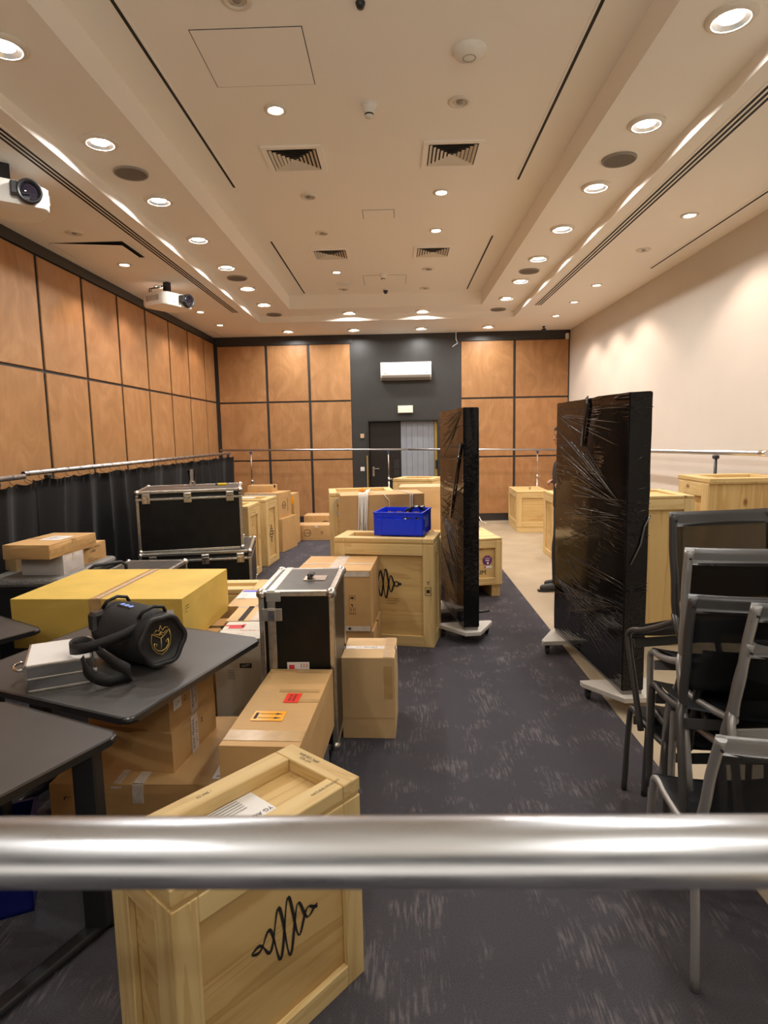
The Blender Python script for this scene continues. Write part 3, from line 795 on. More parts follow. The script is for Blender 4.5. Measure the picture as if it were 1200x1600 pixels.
# ------------------------------------------------------------------ builders: crates, cartons, flight cases
def crate(label, x, y, z0, rz, w_, d, h, bw=.09, bt=.022, lid=.05, skid=0.0, group='pine shipping crates', sides='flrb', ply='x', open_top=True, cat='crate'):
    """plywood box with pine battens round every face and a framed lid with a sunken panel"""
    t = thing('wooden_crate', label, cat, (x, y, z0), rz, group)
    zb = skid; H = h-lid
    iw, idp = w_/2-bt, d/2-bt
    o = MB().box(-iw, iw, -idp, idp, zb, H, bev=.002).done('plywood_body', PLY[ply], t)
    def batten(x0, x1, y0, y1, z0_, z1_, ax, par=t, nm='batten'):
        return MB().box(x0, x1, y0, y1, z0_, z1_, bev=.003).done(nm, PINE[ax], par)
    for s, c in ((-1, 'f'), (1, 'b')):
        if c not in sides: continue
        y0, y1 = (s*d/2, s*idp) if s < 0 else (s*idp, s*d/2)
        for q in (-1, 1): batten(*( (-w_/2, -w_/2+bw) if q < 0 else (w_/2-bw, w_/2)), y0, y1, zb, H, 'z')
        batten(-w_/2+bw, w_/2-bw, y0, y1, zb, zb+bw, 'x'); batten(-w_/2+bw, w_/2-bw, y0, y1, H-bw, H, 'x')
    for s, c in ((-1, 'l'), (1, 'r')):
        if c not in sides: continue
        x0, x1 = (s*w_/2, s*iw) if s < 0 else (s*iw, s*w_/2)
        for q in (-1, 1): batten(x0, x1, *((-idp, -idp+bw) if q < 0 else (idp-bw, idp)), zb, H, 'z')
        batten(x0, x1, -idp+bw, idp-bw, zb, zb+bw, 'y'); batten(x0, x1, -idp+bw, idp-bw, H-bw, H, 'y')
    # lid
    L = MB().box(-w_/2+.004, w_/2-.004, -d/2+.004, d/2-.004, H+.002, H+.014, bev=.001).done('lid', PLY[ply], t)
    if open_top:
        for q in (-1, 1):
            batten(*((-w_/2, -w_/2+bw) if q < 0 else (w_/2-bw, w_/2)), -d/2, d/2, H+.014, h, 'y', L, 'lid_batten')
            batten(-w_/2+bw+.001, w_/2-bw-.001, *((-d/2, -d/2+bw) if q < 0 else (d/2-bw, d/2)), H+.014, h, 'x', L, 'lid_batten')
    else:
        batten(-w_/2, w_/2, -d/2, d/2, H+.014, h, 'x', L, 'lid_board')
    if skid > 0:
        for q in (-1, 0, 1):
            batten(q*(w_/2-.06)-.05, q*(w_/2-.06)+.05, -d/2+.03, d/2-.01, 0, zb, 'y', t, 'skid')
    return t
def carton(label, x, y, z0, rz, w_, d, h, mat=None, seam='x', tape=None, group='cardboard cartons', tw=.06, name='cardboard_carton', front_tape=True, cat='carton'):
    t = thing(name, label, cat, (x, y, z0), rz, group)
    mat = mat or KRAFT; tape = tape or TAPE
    rr = random.Random(label)
    b = MB(); b.box(-w_/2, w_/2, -d/2, d/2, 0, h-.004)
    bmesh.ops.subdivide_edges(b.bm, edges=b.bm.edges[:], cuts=5, use_grid_fill=True)
    for v in b.bm.verts:                                    # slightly bulged, bruised board
        cx = max(0, 1-abs(v.co.x)/(w_/2)); cyy = max(0, 1-abs(v.co.y)/(d/2)); cz = max(0, 1-abs(v.co.z-h/2)/(h/2))
        k = .004*min(1, 4*max(cx*cyy, cx*cz, cyy*cz))
        n = mnoise.noise(v.co*5+Vector((x*7, y*3, 1)))
        if abs(v.co.z-(h-.004)) > 1e-4 and v.co.z > 1e-4:
            v.co.x += math.copysign(k*(1+n), v.co.x) if abs(v.co.x) > w_/2-1e-3 else 0
            v.co.y += math.copysign(k*(1+n), v.co.y) if abs(v.co.y) > d/2-1e-3 else 0
    o = b.done('box_body', mat, t)
    g = .0018
    if tw == 0: MB().box(-w_/2, w_/2, -d/2, d/2, h-.0042, h, bev=.0012).done('flap', mat, t)
    for s in (-1, 1) if tw else ():
        if seam == 'x': MB().box(-w_/2, w_/2, *((-d/2, -g) if s < 0 else (g, d/2)), h-.0042, h, bev=.0012).done('flap', mat, t)
        else: MB().box(*((-w_/2, -g) if s < 0 else (g, w_/2)), -d/2, d/2, h-.0042, h, bev=.0012).done('flap', mat, t)
    dr = min(.09, h*.4)
    b = MB()
    if seam == 'x':
        b.box(-w_/2-.001, w_/2+.001, -tw/2, tw/2, h, h+.0009)
        for s in (-1, 1): b.box(s*w_/2-.0055, s*w_/2+.0055, -tw/2, tw/2, h-dr, h+.0009)
    else:
        b.box(-tw/2, tw/2, -d/2-.001, d/2+.001, h, h+.0009)
        for s in (-1, 1): b.box(-tw/2, tw/2, s*d/2-.0055, s*d/2+.0055, h-dr, h+.0009)
    if tw: b.done('packing_tape', tape, t)
    else: b.bm.free()
    return t
def flight_case(label, x, y, z0, rz, w_, d, h, lidz=.12, latches=(), handle=None, casters=False, top=None, name='flight_case', group='black flight cases with aluminium edges', seamside=None):
    t = thing(name, label, 'flight case', (x, y, z0), rz, group)
    zb = .09 if casters else 0.0
    e = .03
    MB().box(-w_/2+.004, w_/2-.004, -d/2+.004, d/2-.004, zb+.004, h-.004).done('laminate_body', LAMIN, t)
    MB().box(-w_/2+e, w_/2-e, -d/2+e, d/2-e, h-.005, h-.002).done('top_panel', top or LAMTOP, t)
    def edge(x0, x1, y0, y1, z0_, z1_): MB().box(x0, x1, y0, y1, z0_, z1_, bev=.004, seg=2).done('edge_profile', ALU, t)
    for sx in (-1, 1):
        for sy in (-1, 1):
            xx = (-w_/2, -w_/2+e) if sx < 0 else (w_/2-e, w_/2); yy = (-d/2, -d/2+e) if sy < 0 else (d/2-e, d/2)
            edge(*xx, *yy, zb, h)
    for zz in ((zb, zb+e), (h-e, h)):
        for s in (-1, 1):
            edge(-w_/2+e, w_/2-e, *((-d/2, -d/2+e) if s < 0 else (d/2-e, d/2)), *zz)
            edge(*((-w_/2, -w_/2+e) if s < 0 else (w_/2-e, w_/2)), -d/2+e, d/2-e, *zz)
    for sx in (-1, 1):
        for sy in (-1, 1):
            for zz in (zb+.018, h-.018):
                b = MB(); b.lathe([(.001, -.03), (.017, -.025), (.028, -.012), (.03, 0), (.028, .012), (.017, .025), (.001, .03)], 16, mat=Matrix.Translation((sx*(w_/2-.016), sy*(d/2-.016), zz)), cap=False)
                b.done('ball_corner', STEEL, t)
    if lidz:
        zl = h-lidz
        b = MB(); b.box(-w_/2-.002, w_/2+.002, -d/2-.002, d/2+.002, zl-.027, zl-.003, bev=.003); b.done('seam_profile', ALU, t)
        b = MB(); b.box(-w_/2-.003, w_/2+.003, -d/2-.003, d/2+.003, zl+.003, zl+.012, bev=.002); b.done('lid_seam', LAMIN, t)
        for u in latches:
            la = MB().box(u-.04, u+.04, -d/2-.012, -d/2-.001, zl-.06, zl+.045, bev=.004).done('butterfly_latch', STEEL, t)
            b = MB(); b.box(u-.03, u+.03, -d/2-.018, -d/2-.012, zl-.008, zl+.012, bev=.003); b.box(u-.006, u+.006, -d/2-.02, -d/2-.012, zl-.05, zl-.01)
            b.done('latch_wing', CHROME, la)
    if casters:
        for sx in (-1, 1):
            for sy in (-1, 1):
                caster(t, sx*(w_/2-.07), sy*(d/2-.07), .09, .038)
    return t
def caster(par, x, y, ztop, r, rz=0):
    """swivel castor: fork with a wheel"""
    f = MB()
    f.box(x-.028, x+.028, y-.028, y+.028, ztop-.006, ztop)
    f.box(x-.016, x-.012, y-.012, y+.022, ztop-r-.022, ztop-.004); f.box(x+.012, x+.016, y-.012, y+.022, ztop-r-.022, ztop-.004)
    fo = f.done('caster', BLKPL, par)
    X = Matrix.Translation((x, y+.008, r)) @ Matrix.Rotation(R(90), 4, 'Y')
    MB().lathe([(.001, -.011), (r-.004, -.011), (r, -.007), (r, .007), (r-.004, .011), (.001, .011)], 22, mat=X, cap=False).done('wheel', RUBBER, fo)
    return fo
def sticker(t, F, u, v, w_, h, mat=PAPER, rot=0, name='paper_label'):
    return decal(t, name, [(0, 0, w_, h)], F, mat, u, v, rot)
def lines(t, F, u, v, w_, n, gap, rot=0, mat=INK, thick=.0025, seed=1):
    rr = random.Random(seed)
    rc = []
    for k in range(n):
        ww = w_*rr.uniform(.45, 1); rc.append((-w_/2+ww/2, -k*gap, ww, thick))
    return decal(t, 'printed_lines', rc, F, mat, u, v, rot, lift=.001)

# ------------------------------------------------------------------ left stacks
# near pine crate in front of the viewer
t = crate('pine crate in the foreground under the steel rail, white address sheet on its lid', -.485, 1.742, 0, 49.6, .672, .339, .703, bw=.075, bt=.022, lid=.06, group='pine crates with a stencilled sound wave')
F = face('front', .672, .339, .64, off=-.021)
wave_logo(t, F, .03, .03, .25, rot=0, r=.0042, hs=.9)
T = face('top', .672, .339, .703, off=-.045)
sticker(t, T, -.035, 0, .26, .185)
T2 = face('top', .672, .339, .703, off=-.0435)
writing(t, 'YG ACOUSTICS', .024, T2, .005, -.025, 180, name='address_text')
wave_logo(t, T2, -.0, -.062, .10, r=.0014)
lines(t, T2, -.04, .03, .15, 6, .013, rot=180, seed=3, thick=.0014)
TT = face('top', .672, .339, .703)
writing(t, 'NATURAL PRODUCT', .014, TT, .22, -.132, 0, sx=.9); writing(t, 'CI WE ?', .016, TT, -.05, .13, 0); writing(t, 'HT KD\nIPPC DE-BW', .018, TT, .30, .045, 90)
FF = face('front', .672, .339, .64)
writing(t, 'DE', .02, FF, -.30, -.16, 90); decal(t, 'stamp_mark', [(0, .025, .05, .002), (0, -.025, .05, .002), (-.025, 0, .002, .05), (.025, 0, .002, .05)], FF, INK, -.30, -.20)
# flat carton on the floor beneath the tables
t = carton('wide flat carton on the floor beneath the black tables', -1.205, 2.975, 0, -1, .83, .69, .24, seam='y', tape=TAPEW, tw=.05)
F = face('front', .83, .69, .24)
sticker(t, F, -.10, 0, .05, .22, TAPEW, name='tape_strip'); writing(t, 'FRAGILE', .05, F, -.26, .04, 0)
T = face('top', .83, .69, .24); sticker(t, T, .365, -.24, .07, .12); writing(t, '(DE)', .022, face('top', .83, .69, .242), .365, -.28)
sticker(t, T, -.10, -.05, .035, .58, TAPEW, name='tape_strip')
# two cartons on it
t = carton('lower of two small cartons stacked beneath the tables, white printed tape down its side', -1.27, 2.985, .24, -8, .46, .47, .195, seam='y')
F = face('right', .46, .47, .195, off=.005); sticker(t, F, -.02, 0, .07, .19, TAPEW, name='tape_strip')
Fb = face('right', .46, .47, .195, off=.006); writing(t, 'BOOC FRAGILE', .03, Fb, -.035, 0, 90, sx=.75); writing(t, 'VTT ACOUS', .026, Fb, 0, 0, 90, sx=.75); writing(t, '24', .03, Fb, .06, .03, 90)
t = carton('upper of two small cartons stacked beneath the tables, paper sticker near its corner', -1.265, 3.0, .435, -11, .44, .43, .165, seam='y')
F = face('right', .44, .43, .165, off=.005); sticker(t, F, .0, 0, .065, .16, TAPEW, name='tape_strip'); sticker(t, F, -.15, .03, .07, .055)
Fb = face('right', .44, .43, .165, off=.006); writing(t, 'BEDMAJSAW', .026, Fb, -.012, 0, 90, sx=.7); writing(t, 'CAUTION', .024, Fb, .018, 0, 90, sx=.8); writing(t, 'C1', .03, Fb, -.08, .03, 90); writing(t, '# 108', .014, Fb, -.15, .03, 20)
# long carton with stickers on a low slate case
t = thing('plastic_case', 'low slate grey plastic case beneath the long stickered carton', 'case', (-.555, 2.86, 0), -3.3)
MB().box(-.15, .15, -.28, .28, 0, .225, bev=.01, seg=2).done('shell', GREYBOX, t); MB().box(-.155, .155, -.285, .285, .21, .24, bev=.006).done('lid', GREYBOX, t)
t = carton('long carton with a red and an orange sticker on top', -.556, 2.781, .24, -3.3, .335, .838, .319, seam='y', tw=.0, tape=KRAFT)
T = face('top', .335, .838, .319)
for (u, v, w_, h_) in ((.07, .38, .17, .035), (.05, .13, .20, .03), (.10, .02, .13, .035), (-.0, -.33, .33, .09)): sticker(t, T, u, v, w_, h_, TAPE, name='tape_strip')
T2 = face('top', .335, .838, .319, off=.0021)
sticker(t, T2, .035, .045, .072, .105, REDST, name='red_sticker'); sticker(t, T2, -.03, -.15, .145, .095, ORST, name='orange_sticker')
T3 = face('top', .335, .838, .319, off=.003)
writing(t, 'RISK OF\nDAMAGE', .02, T3, .035, .045, 90)
b = MB()
for q in (-.02, .02):
    b.box(-.045, .035, q-.002, q+.002, 0, .0006, mat=T3 @ at2(-.03, -.15)); b.prism([(.03, q-.009), (.03, q+.009), (.06, q)], 0, .0006, mat=T3 @ at2(-.03, -.15))
b.box(-.064, -.05, -.03, .03, 0, .0006, mat=T3 @ at2(-.03, -.15)); b.done('printed_arrows', INK, t)
# tall flight case
t = flight_case('tall black flight case standing upright behind the long carton', -.549, 3.505, 0, -.7, .407, .585, .988, lidz=0, casters=True, group='upright flight case')
for xx in (-.135,):
    MB().box(xx-.022, xx+.022, -.2955, .2955, .09, .9905, bev=.003).done('seam_profile', ALU, t)
for zz in (.86,):
    la = MB().box(-.185, -.075, -.308, -.293, zz-.035, zz+.035, bev=.004).done('butterfly_latch', STEEL, t)
    b = MB(); b.box(-.15, -.11, -.316, -.308, zz-.03, zz+.03, bev=.003); b.done('latch_wing', CHROME, la)
    MB().box(-.16, -.08, -.305, -.293, .93, .985, bev=.004).done('seam_plate', STEEL, t)
h_ = MB().box(.0, .13, -.06, .06, .986, .992, bev=.003).done('handle_dish', STEEL, t)
b = MB(); b.tube([(.03, -.045, .992), (.035, -.045, 1.012), (.035, .045, 1.012), (.03, .045, .992)], .007, 8); b.box(.02, .06, -.035, .035, 1.004, 1.02, bev=.006); b.done('handle', RUBBER, h_)
F = face('front', .407, .585, .988, off=.002); sticker(t, F, .0, .065, .12, .07); writing(t, '333', .03, face('front', .407, .585, .988, off=.003), .03, .08, 0, mat=REDINK)
sticker(t, face('front', .407, .585, .988, off=.003), -.035, .07, .03, .03, REDINK, name='red_mark')
# white carton and what follows behind it
t = carton('white printed carton with red lettering on top beside the upright flight case', -1.015, 3.875, 0, 0, .29, .355, .567, WHITEBOX, seam='x', tape=WHITEBOX, tw=.02, group='white printed carton')
F = face('front', .29, .355, .567, off=.005)
sticker(t, F, .05, .11, .075, .03, INK, name='black_tag'); writing(t, 'MON', .022, face('front', .29, .355, .567, off=.0065), .05, .11, 10, mat=PAPER); lines(t, F, -.04, .08, .05, 6, .011, seed=5); writing(t, 'MADE IN CHINA', .014, F, .06, -.17); writing(t, 'Ref 2-1', .013, F, .04, -.20)
T = face('top', .29, .355, .567)
b = [(-.06, .05, .10, .05), (-.085, .09, .12, .022), (-.02, .085, .02, .06)]
decal(t, 'red_lettering', b, T, REDINK, 0, 0, 0); writing(t, 'This Side Up', .03, T, .055, -.02, 0, mat=REDINK); writing(t, '12 V', .026, T, .0, -.09, 0, mat=REDINK); lines(t, T, .10, .13, .06, 5, .022, rot=60, seed=9, thick=.003)
t = carton('small carton with black tape propping the big yellow carton', -1.41, 4.06, 0, 0, .40, .40, .53, seam='x', tape=TAPEB, tw=.05)
sticker(t, face('front', .40, .40, .53, off=.005), .13, .20, .04, .12, TAPEB, name='tape_strip')
t = carton('open topped carton with white rim behind the white printed carton', -.985, 4.25, 0, 0, .40, .36, .567, KRAFT_L, seam='y', tape=TAPEW, tw=.07)
sticker(t, face('top', .40, .36, .567), -.10, 0, .04, .35, TAPEB, name='tape_strip'); sticker(t, face('top', .40, .36, .567), .0, .165, .40, .025, TAPEW, name='tape_strip')
t = carton('carton with a blue marked paper sheet, behind the open topped carton', -1.03, 4.69, 0, 0, .50, .50, .567, KRAFT_L, seam='y', tape=TAPE, tw=.06)
T = face('top', .50, .50, .567); sticker(t, T, -.16, .10, .16, .26); decal(t, 'blue_mark', [(0, 0, .15, .05)], face('top', .50, .50, .567, off=.0022), BLUEINK, -.16, .19); lines(t, T, -.17, .10, .10, 6, .03, seed=4, mat=GREYPL)
crate('low pine crate with sunken lid, behind the carton with the blue mark', -1.47, 5.13, 0, 0, .72, .34, .567, bw=.11, group='low pine crate')
# big yellow carton
t = carton('big flat yellow carton with a taped seam, behind the tables', -1.831, 4.057, .536, -2.7, 1.082, .851, .312, YELLOW, seam='y', tape=TAPE, tw=.075, group='yellow carton')
F = face('front', 1.082, .851, .312, off=.005); sticker(t, F, .42, .02, .14, .14)
writing(t, 'A', .05, F, .02, -.02); 
T = face('top', 1.082, .851, .312, off=.0025); sticker(t, T, .01, 0, .016, .84, TAPEW, name='tape_strip')
F = face('right', 1.082, .851, .312, off=.005); lines(t, F, -.36, .10, .06, 3, .018, seed=2)
# things hidden under/behind it on the left: case with handle, white box, cartons
t = thing('equipment_case', 'black case with a dusty grey lid by the left edge, white box on it', 'case', (-2.795, 4.86, 0), 0)
MB().box(-.29, .29, -.45, .45, 0, .74, bev=.02, seg=2).done('shell', BLKPL, t)
b = MB(); b.box(-.305, .305, -.47, .47, .735, .80, bev=.03, seg=3); b.done('lid', BUBBLE, t)
t = thing('equipment_case', 'black flight case lid lying flat behind the yellow carton', 'flight case', (-2.205, 5.09, 0), 0)
bpy.data.objects.remove(t)
t = flight_case('low black flight case just behind the yellow carton', -2.205, 5.09, 0, 0, .55, .84, .715, lidz=.10, latches=(), top=LAMTOP)
b = MB(); b.tube([(-.23, -.36, .715), (-.23, -.36, .80), (-.20, -.34, .825), (-.05, -.20, .825), (-.02, -.18, .80), (-.02, -.18, .715)], .014, 10); b.done('handle', RUBBER, t)
t = carton('plain white box between the dusty case and the small carton on top', -2.69, 4.68, .80, -5, .34, .26, .15, plain('white_board', (.62, .58, .56), .6), seam='x', tape=TAPEW, tw=.03, group='white box')
t = carton('carton with faint lettering behind the plain white box', -2.74, 5.06, .80, -5, .36, .40, .15, seam='y')
F = face('right', .36, .40, .15, off=.005); writing(t, 'HANDLE WITH\nCARE', .03, F, 0, .03); lines(t, F, 0, -.04, .16, 2, .02)
t = carton('small flat carton topmost of the stack by the black curtain, paper label on top', -2.704, 4.704, .95, -5.3, .369, .595, .105, seam='x', tape=TAPE, tw=.05)
T = face('top', .369, .595, .105); sticker(t, T, .03, .02, .17, .20); lines(t, face('top', .369, .595, .105, off=.0022), .03, .07, .12, 5, .025, seed=8, mat=GREYPL)
sticker(t, face('right', .369, .595, .105, off=.005), 0, 0, .58, .035, TAPE, name='tape_strip')
t = carton('narrow carton poking out at the left edge beside the stack', -2.98, 4.85, .80, -30, .16, .30, .20, KRAFT_L, seam='x')

# big flight cases
t = flight_case('big black flight case on top of another, glass standing on it', -2.329, 6.951, .60, 13.9, 1.088, .85, .668, lidz=.075, latches=(-.44, -.02, .42))
lines(t, face('top', 1.088, .85, .668, off=-.0015), .02, -.05, .40, 2, .04, mat=GREYPL, thick=.014)
flight_case('big black flight case at the bottom, carrying another one', -2.26, 6.95, 0, 10, 1.17, .93, .60, lidz=.075, latches=(-.44, .10, .47), casters=True)
t = thing('drinking_glass', 'tall clear glass standing on the big flight case', 'glass', (-2.38, 7.12, 1.268))
MB().lathe([(.001, .0), (.036, 0), (.03, .012), (.03, .03), (.050, .175), (.053, .185), (.047, .183), (.027, .04), (.001, .03)], 28, cap=False).done('glass_body', GLASS, t)
t = thing('utility_knife', 'yellow and black utility knife lying on the big flight case', 'knife', (-2.03, 7.14, 1.268), 10)
MB().box(-.06, .045, -.014, .014, 0, .024, bev=.005, seg=2).done('handle', YELPL, t); MB().box(-.085, -.05, -.012, .012, .002, .022, bev=.004).done('grip', BLKPL, t); MB().box(.045, .08, -.008, .008, .008, .011).done('blade', STEEL, t)

# far left crates and cartons
t = crate('slatted pine crate just behind the big flight cases', -2.17, 7.95, 0, -.9, .60, .60, .955, group='tall pine crates by the left aisle', bw=.1)
wave_logo(t, face('right', .60, .60, .9, off=-.02), 0, -.02, .26, rot=90, r=.005)
t = crate('slatted pine crate with a round paper label, second behind the big flight cases', -2.114, 8.849, 0, -5.4, .60, .565, .949, group='tall pine crates by the left aisle', bw=.1)
wave_logo(t, face('right', .60, .565, .9, off=-.02), 0, -.02, .26, rot=90, r=.005)
sticker(t, face('top', .60, .565, .949), -.05, 0, .20, .16)
t = carton('large carton on the floor behind the slatted crates', -2.055, 9.984, 0, -12.8, .60, .61, .526, seam='y')
t = carton('large carton with printed marks on top of another, behind the slatted crates', -2.109, 9.95, .526, -13.5, .594, .503, .409, seam='y', tape=TAPEW)
F = face('right', .594, .503, .409, off=.005)
b = MB(); b.tube([F @ Vector((-.05+.055*math.cos(2*PI*i/20), .0+.055*math.sin(2*PI*i/20), 0)) for i in range(20)], .004, 6, closed=True); b.done('printed_ring', INK, t); writing(t, 'nusa', .05, F, -.05, 0, 0); lines(t, F, .10, .1, .03, 9, .026, seed=1, thick=.012)
sticker(t, face('front', .594, .503, .409, off=.005), .0, .16, .55, .06, TAPEW, name='tape_strip')
t = carton('small carton with an orange label beside the stacked large cartons', -1.98, 10.52, 0, -6, .50, .36, .86, seam='y'); sticker(t, face('front', .50, .36, .86, off=.005), .22, .32, .06, .11, ORST, name='orange_sticker')
t = carton('small flat carton topmost of the far left stack', -2.19, 9.98, .935, -8, .40, .28, .11, seam='x', tape=TAPEB)
t = carton('long low carton by the back wall, nearer of two', -1.43, 10.92, 0, -2, .70, .40, .262, seam='x', tape=TAPEW)
F = face('front', .70, .40, .262, off=.005)
writing(t, 'nusa', .05, F, -.16, 0); writing(t, '!A', .06, F, .10, .0, 90)
b = MB(); b.tube([F @ Vector((-.16+.06*math.cos(2*PI*i/20), .06*math.sin(2*PI*i/20), 0)) for i in range(20)], .004, 6, closed=True); b.done('printed_ring', INK, t)
sticker(t, F, .0, .11, .06, .04, TAPEW, name='tape_strip')
t = carton('long low carton by the back wall, farther of two with checked tape', -1.42, 11.42, 0, -2, .60, .40, .37, seam='x', tape=TAPEW)
F = face('front', .60, .40, .37, off=.005); decal(t, 'checked_tape', [(-.24+.08*k, .15, .03, .04) for k in range(7)], F, TAPE)
b = MB(); b.tube([F @ Vector((.10+.085*math.cos(2*PI*i/20), .0+.085*math.sin(2*PI*i/20), 0)) for i in range(20)], .006, 6, closed=True); b.done('printed_ring', INK, t); writing(t, 'nusa', .07, F, .10, 0)

# ------------------------------------------------------------------ middle stack
t = carton('carton with a taped top on the aisle, right of the upright flight case', -.185, 3.70, 0, -2.5, .315, .365, .499, KRAFT_L, seam='x', tape=TAPEW, tw=.05)
sticker(t, face('top', .315, .365, .499, off=.002), .12, 0, .06, .36, TAPE, name='tape_strip'); writing(t, 'ICS  FRAGILE', .026, face('top', .315, .365, .499, off=.0025), -.02, 0, 0, sx=.9)
sticker(t, face('front', .315, .365, .499, off=.005), .12, .10, .05, .20, TAPE, name='tape_strip'); sticker(t, face('front', .315, .365, .499, off=.005), .0, -.12, .30, .003, TAPE, name='tape_strip')
t = carton('wide carton under the one with handling marks', -.48, 4.94, 0, -4, .60, .56, .298, seam='x')
t = carton('carton with printed handling marks, in front of the logo crate', -.486, 4.935, .298, -4.1, .58, .575, .482, seam='y', tape=TAPEW, tw=.10)
F = face('front', .58, .575, .482, off=.005); pictograms(t, F, .145, .02, .048)
sticker(t, F, .03, .215, .50, .04, TAPEW, name='tape_strip'); sticker(t, F, .03, -.215, .50, .04, TAPEW, name='tape_strip'); sticker(t, face('top', .58, .575, .482), 0, -.03, .58, .03, TAPEW, name='tape_strip')
for u in (-.05, .12): decal(t, 'tape_mark', [(0, 0, .02, .018)], face('front', .58, .575, .482, off=.0065), INK, u, -.215)
sticker(t, face('right', .58, .575, .482, off=.005), .20, .08, .035, .26, TAPEW, name='paper_label')
t = crate('pine crate with a stencilled wave and a blue tray on its lid', -.089, 5.378, 0, -12.1, .869, .406, .937, bw=.095, bt=.024, lid=.05, group='pine crates with a stencilled sound wave')
F = face('front', .869, .406, .88, off=-.0225); wave_logo(t, F, .00, .10, .30, r=.006)
lines(t, F, .08, -.03, .12, 3, .02, seed=6, thick=.002)
FF = face('front', .869, .406, .88); decal(t, 'stamp_mark', [(0, .035, .05, .003), (0, -.035, .05, .003), (-.025, 0, .003, .07), (.025, 0, .003, .07), (0, 0, .03, .03)], FF, INK, .385, .05); writing(t, 'Y', .05, FF, .385, .12)
# blue tray
t = thing('plastic_tray', 'blue plastic tray of cables on the logo crate', 'tray', (.046, 5.50, .937), -13.3)
W, D, H, th = .434, .40, .204, .006
b = MB(); b.box(-W/2, W/2, -D/2, D/2, 0, .008)
for s in (-1, 1):
    b.box(*((-W/2, -W/2+th) if s < 0 else (W/2-th, W/2)), -D/2, D/2, 0, H)
    y0, y1 = (-D/2, -D/2+th) if s < 0 else (D/2-th, D/2)
    b.box(-W/2, W/2, y0, y1, 0, .145); b.box(-W/2, W/2, y0, y1, .17, H)
    for k in range(6):
        q = -.205+.08*k; b.box(q-.012+.005, q+.012+.005, y0, y1, .14, .175)
b.done('tray_shell', BLUEPL, t)
b = MB()
for s in (-1, 1):
    b.box(-W/2-.006, W/2+.006, *((-D/2-.006, -D/2+.002) if s < 0 else (D/2-.002, D/2+.006)), H-.012, H, bev=.002); b.box(*((-W/2-.006, -W/2+.002) if s < 0 else (W/2-.002, W/2+.006)), -D/2, D/2, H-.012, H, bev=.002)
    for q in (-.15, .15): b.box(q-.006, q+.006, *((-D/2-.005, -D/2) if s < 0 else (D/2, D/2+.005)), .0, H)
    b.box(-W/2-.004, W/2+.004, *((-D/2-.004, -D/2) if s < 0 else (D/2, D/2+.004)), H-.04, H-.034)
b.done('rim', BLUEPL, t)
F = face('right', W, D, H, off=.001); decal(t, 'side_slots', [(-.06, 0, .05, .09), (.02, .01, .05, .10), (-.12, .05, .04, .03)], F, plain('pale_blue_print', (.20, .26, .62), .5))
cb = thing('cable_bundle', 'tangle of black cables with metal plugs lying in the blue tray', 'cable', (.046, 5.50, .945), -13.3)
rr = random.Random(4); b = MB()
for k in range(9):
    cx, cyy = rr.uniform(-.12, .14), rr.uniform(-.10, .12); z = .03+.016*k; ra = rr.uniform(.05, .09)
    b.tube([(max(-.2, min(.2, cx+ra*math.cos(a)*1.1)), max(-.18, min(.18, cyy+ra*math.sin(a))), z+.008*math.sin(3*a)) for a in [2*PI*i/22*1.6 for i in range(22)]], .008, 7)
b.tube([(.05, .05, .17), (.08, .02, .215), (.13, .05, .22), (.15, .1, .19)], .012, 8); b.tube([(.0, .08, .17), (.06, .1, .21), (.12, .12, .215), (.18, .1, .18)], .011, 8)
b.done('cable_coil', RUBBER, cb)
for (px, py, pz) in ((.10, .03, .215), (-.03, -.05, .15), (.02, -.12, .12), (.14, .09, .21)): MB().tube([(px, py, pz), (px+.04, py+.015, pz+.006)], .010, 10).done('plug', STEEL, cb)
# strapped carton and crate behind
t = carton('long tall carton tied with white straps behind the blue tray', -.179, 6.31, 0, 7.8, .834, .46, 1.224, seam='x', tape=KRAFT, tw=.0)
T = face('front', .834, .46, 1.224, off=.006)
H = thing('strap_bundle', 'bundle of white straps with an orange tie hanging over the strapped carton', 'strap', (-.179, 6.31, 0), 7.8)
rr = random.Random(11)
for k in range(7):
    u = -.235+.014*k; pts = [(u+.05, .05, 1.236+.004*k), (u+.02, -.12, 1.238+.003*k), (u, -.225, 1.236), (u, -.245, 1.20), (u-.008+rr.uniform(-.01, .01), -.246, .95), (u-.02+rr.uniform(-.02, .02), -.246, .70), (u-.03, -.244, .42)]
    MB().ribbon(pts, .012, .003, (1, 0, 0)).done('strap', ROPEM, H)
MB().ribbon([(-.10, -.10, 1.24), (.0, -.235, 1.24), (.06, -.25, 1.17), (.07, -.25, 1.08), (.085, -.25, 1.02)], .006, .003, (1, 0, 0)).done('loose_strap', ROPEM, H)
MB().lathe([(.001, 0), (.03, .004), (.035, .02), (.02, .04), (.001, .045)], 10, mat=Matrix.Translation((-.19, -.10, 1.245)), cap=False).done('tie', ORTIE, H)
S = thing('strap', 'double white strap round the right end of the strapped carton', 'strap', (-.179, 6.31, 0), 7.8)
for u in (.275, .295): MB().ribbon([(u-.10, .2, 1.229), (u-.04, .0, 1.229), (u, -.235, 1.231), (u, -.242, 1.20), (u+.004, -.243, .60), (u+.004, -.243, .1)], .010, .003, (1, 0, 0)).done('strap_band', ROPEM, S)
t = crate('tall pine crate left of and behind the strapped carton', -.43, 7.19, 0, 7, .74, .62, 1.18, group='tall pine crate behind the strapped carton', bw=.085)
C2 = thing('cable_coil', 'grey coiled cord hanging on the corner of the tall crate', 'cord', (-.79, 6.84, 0), 7)
b = MB(); b.tube([(.13, -.025+.0, 1.16-.15*i/20) for i in range(2)], .004, 6)
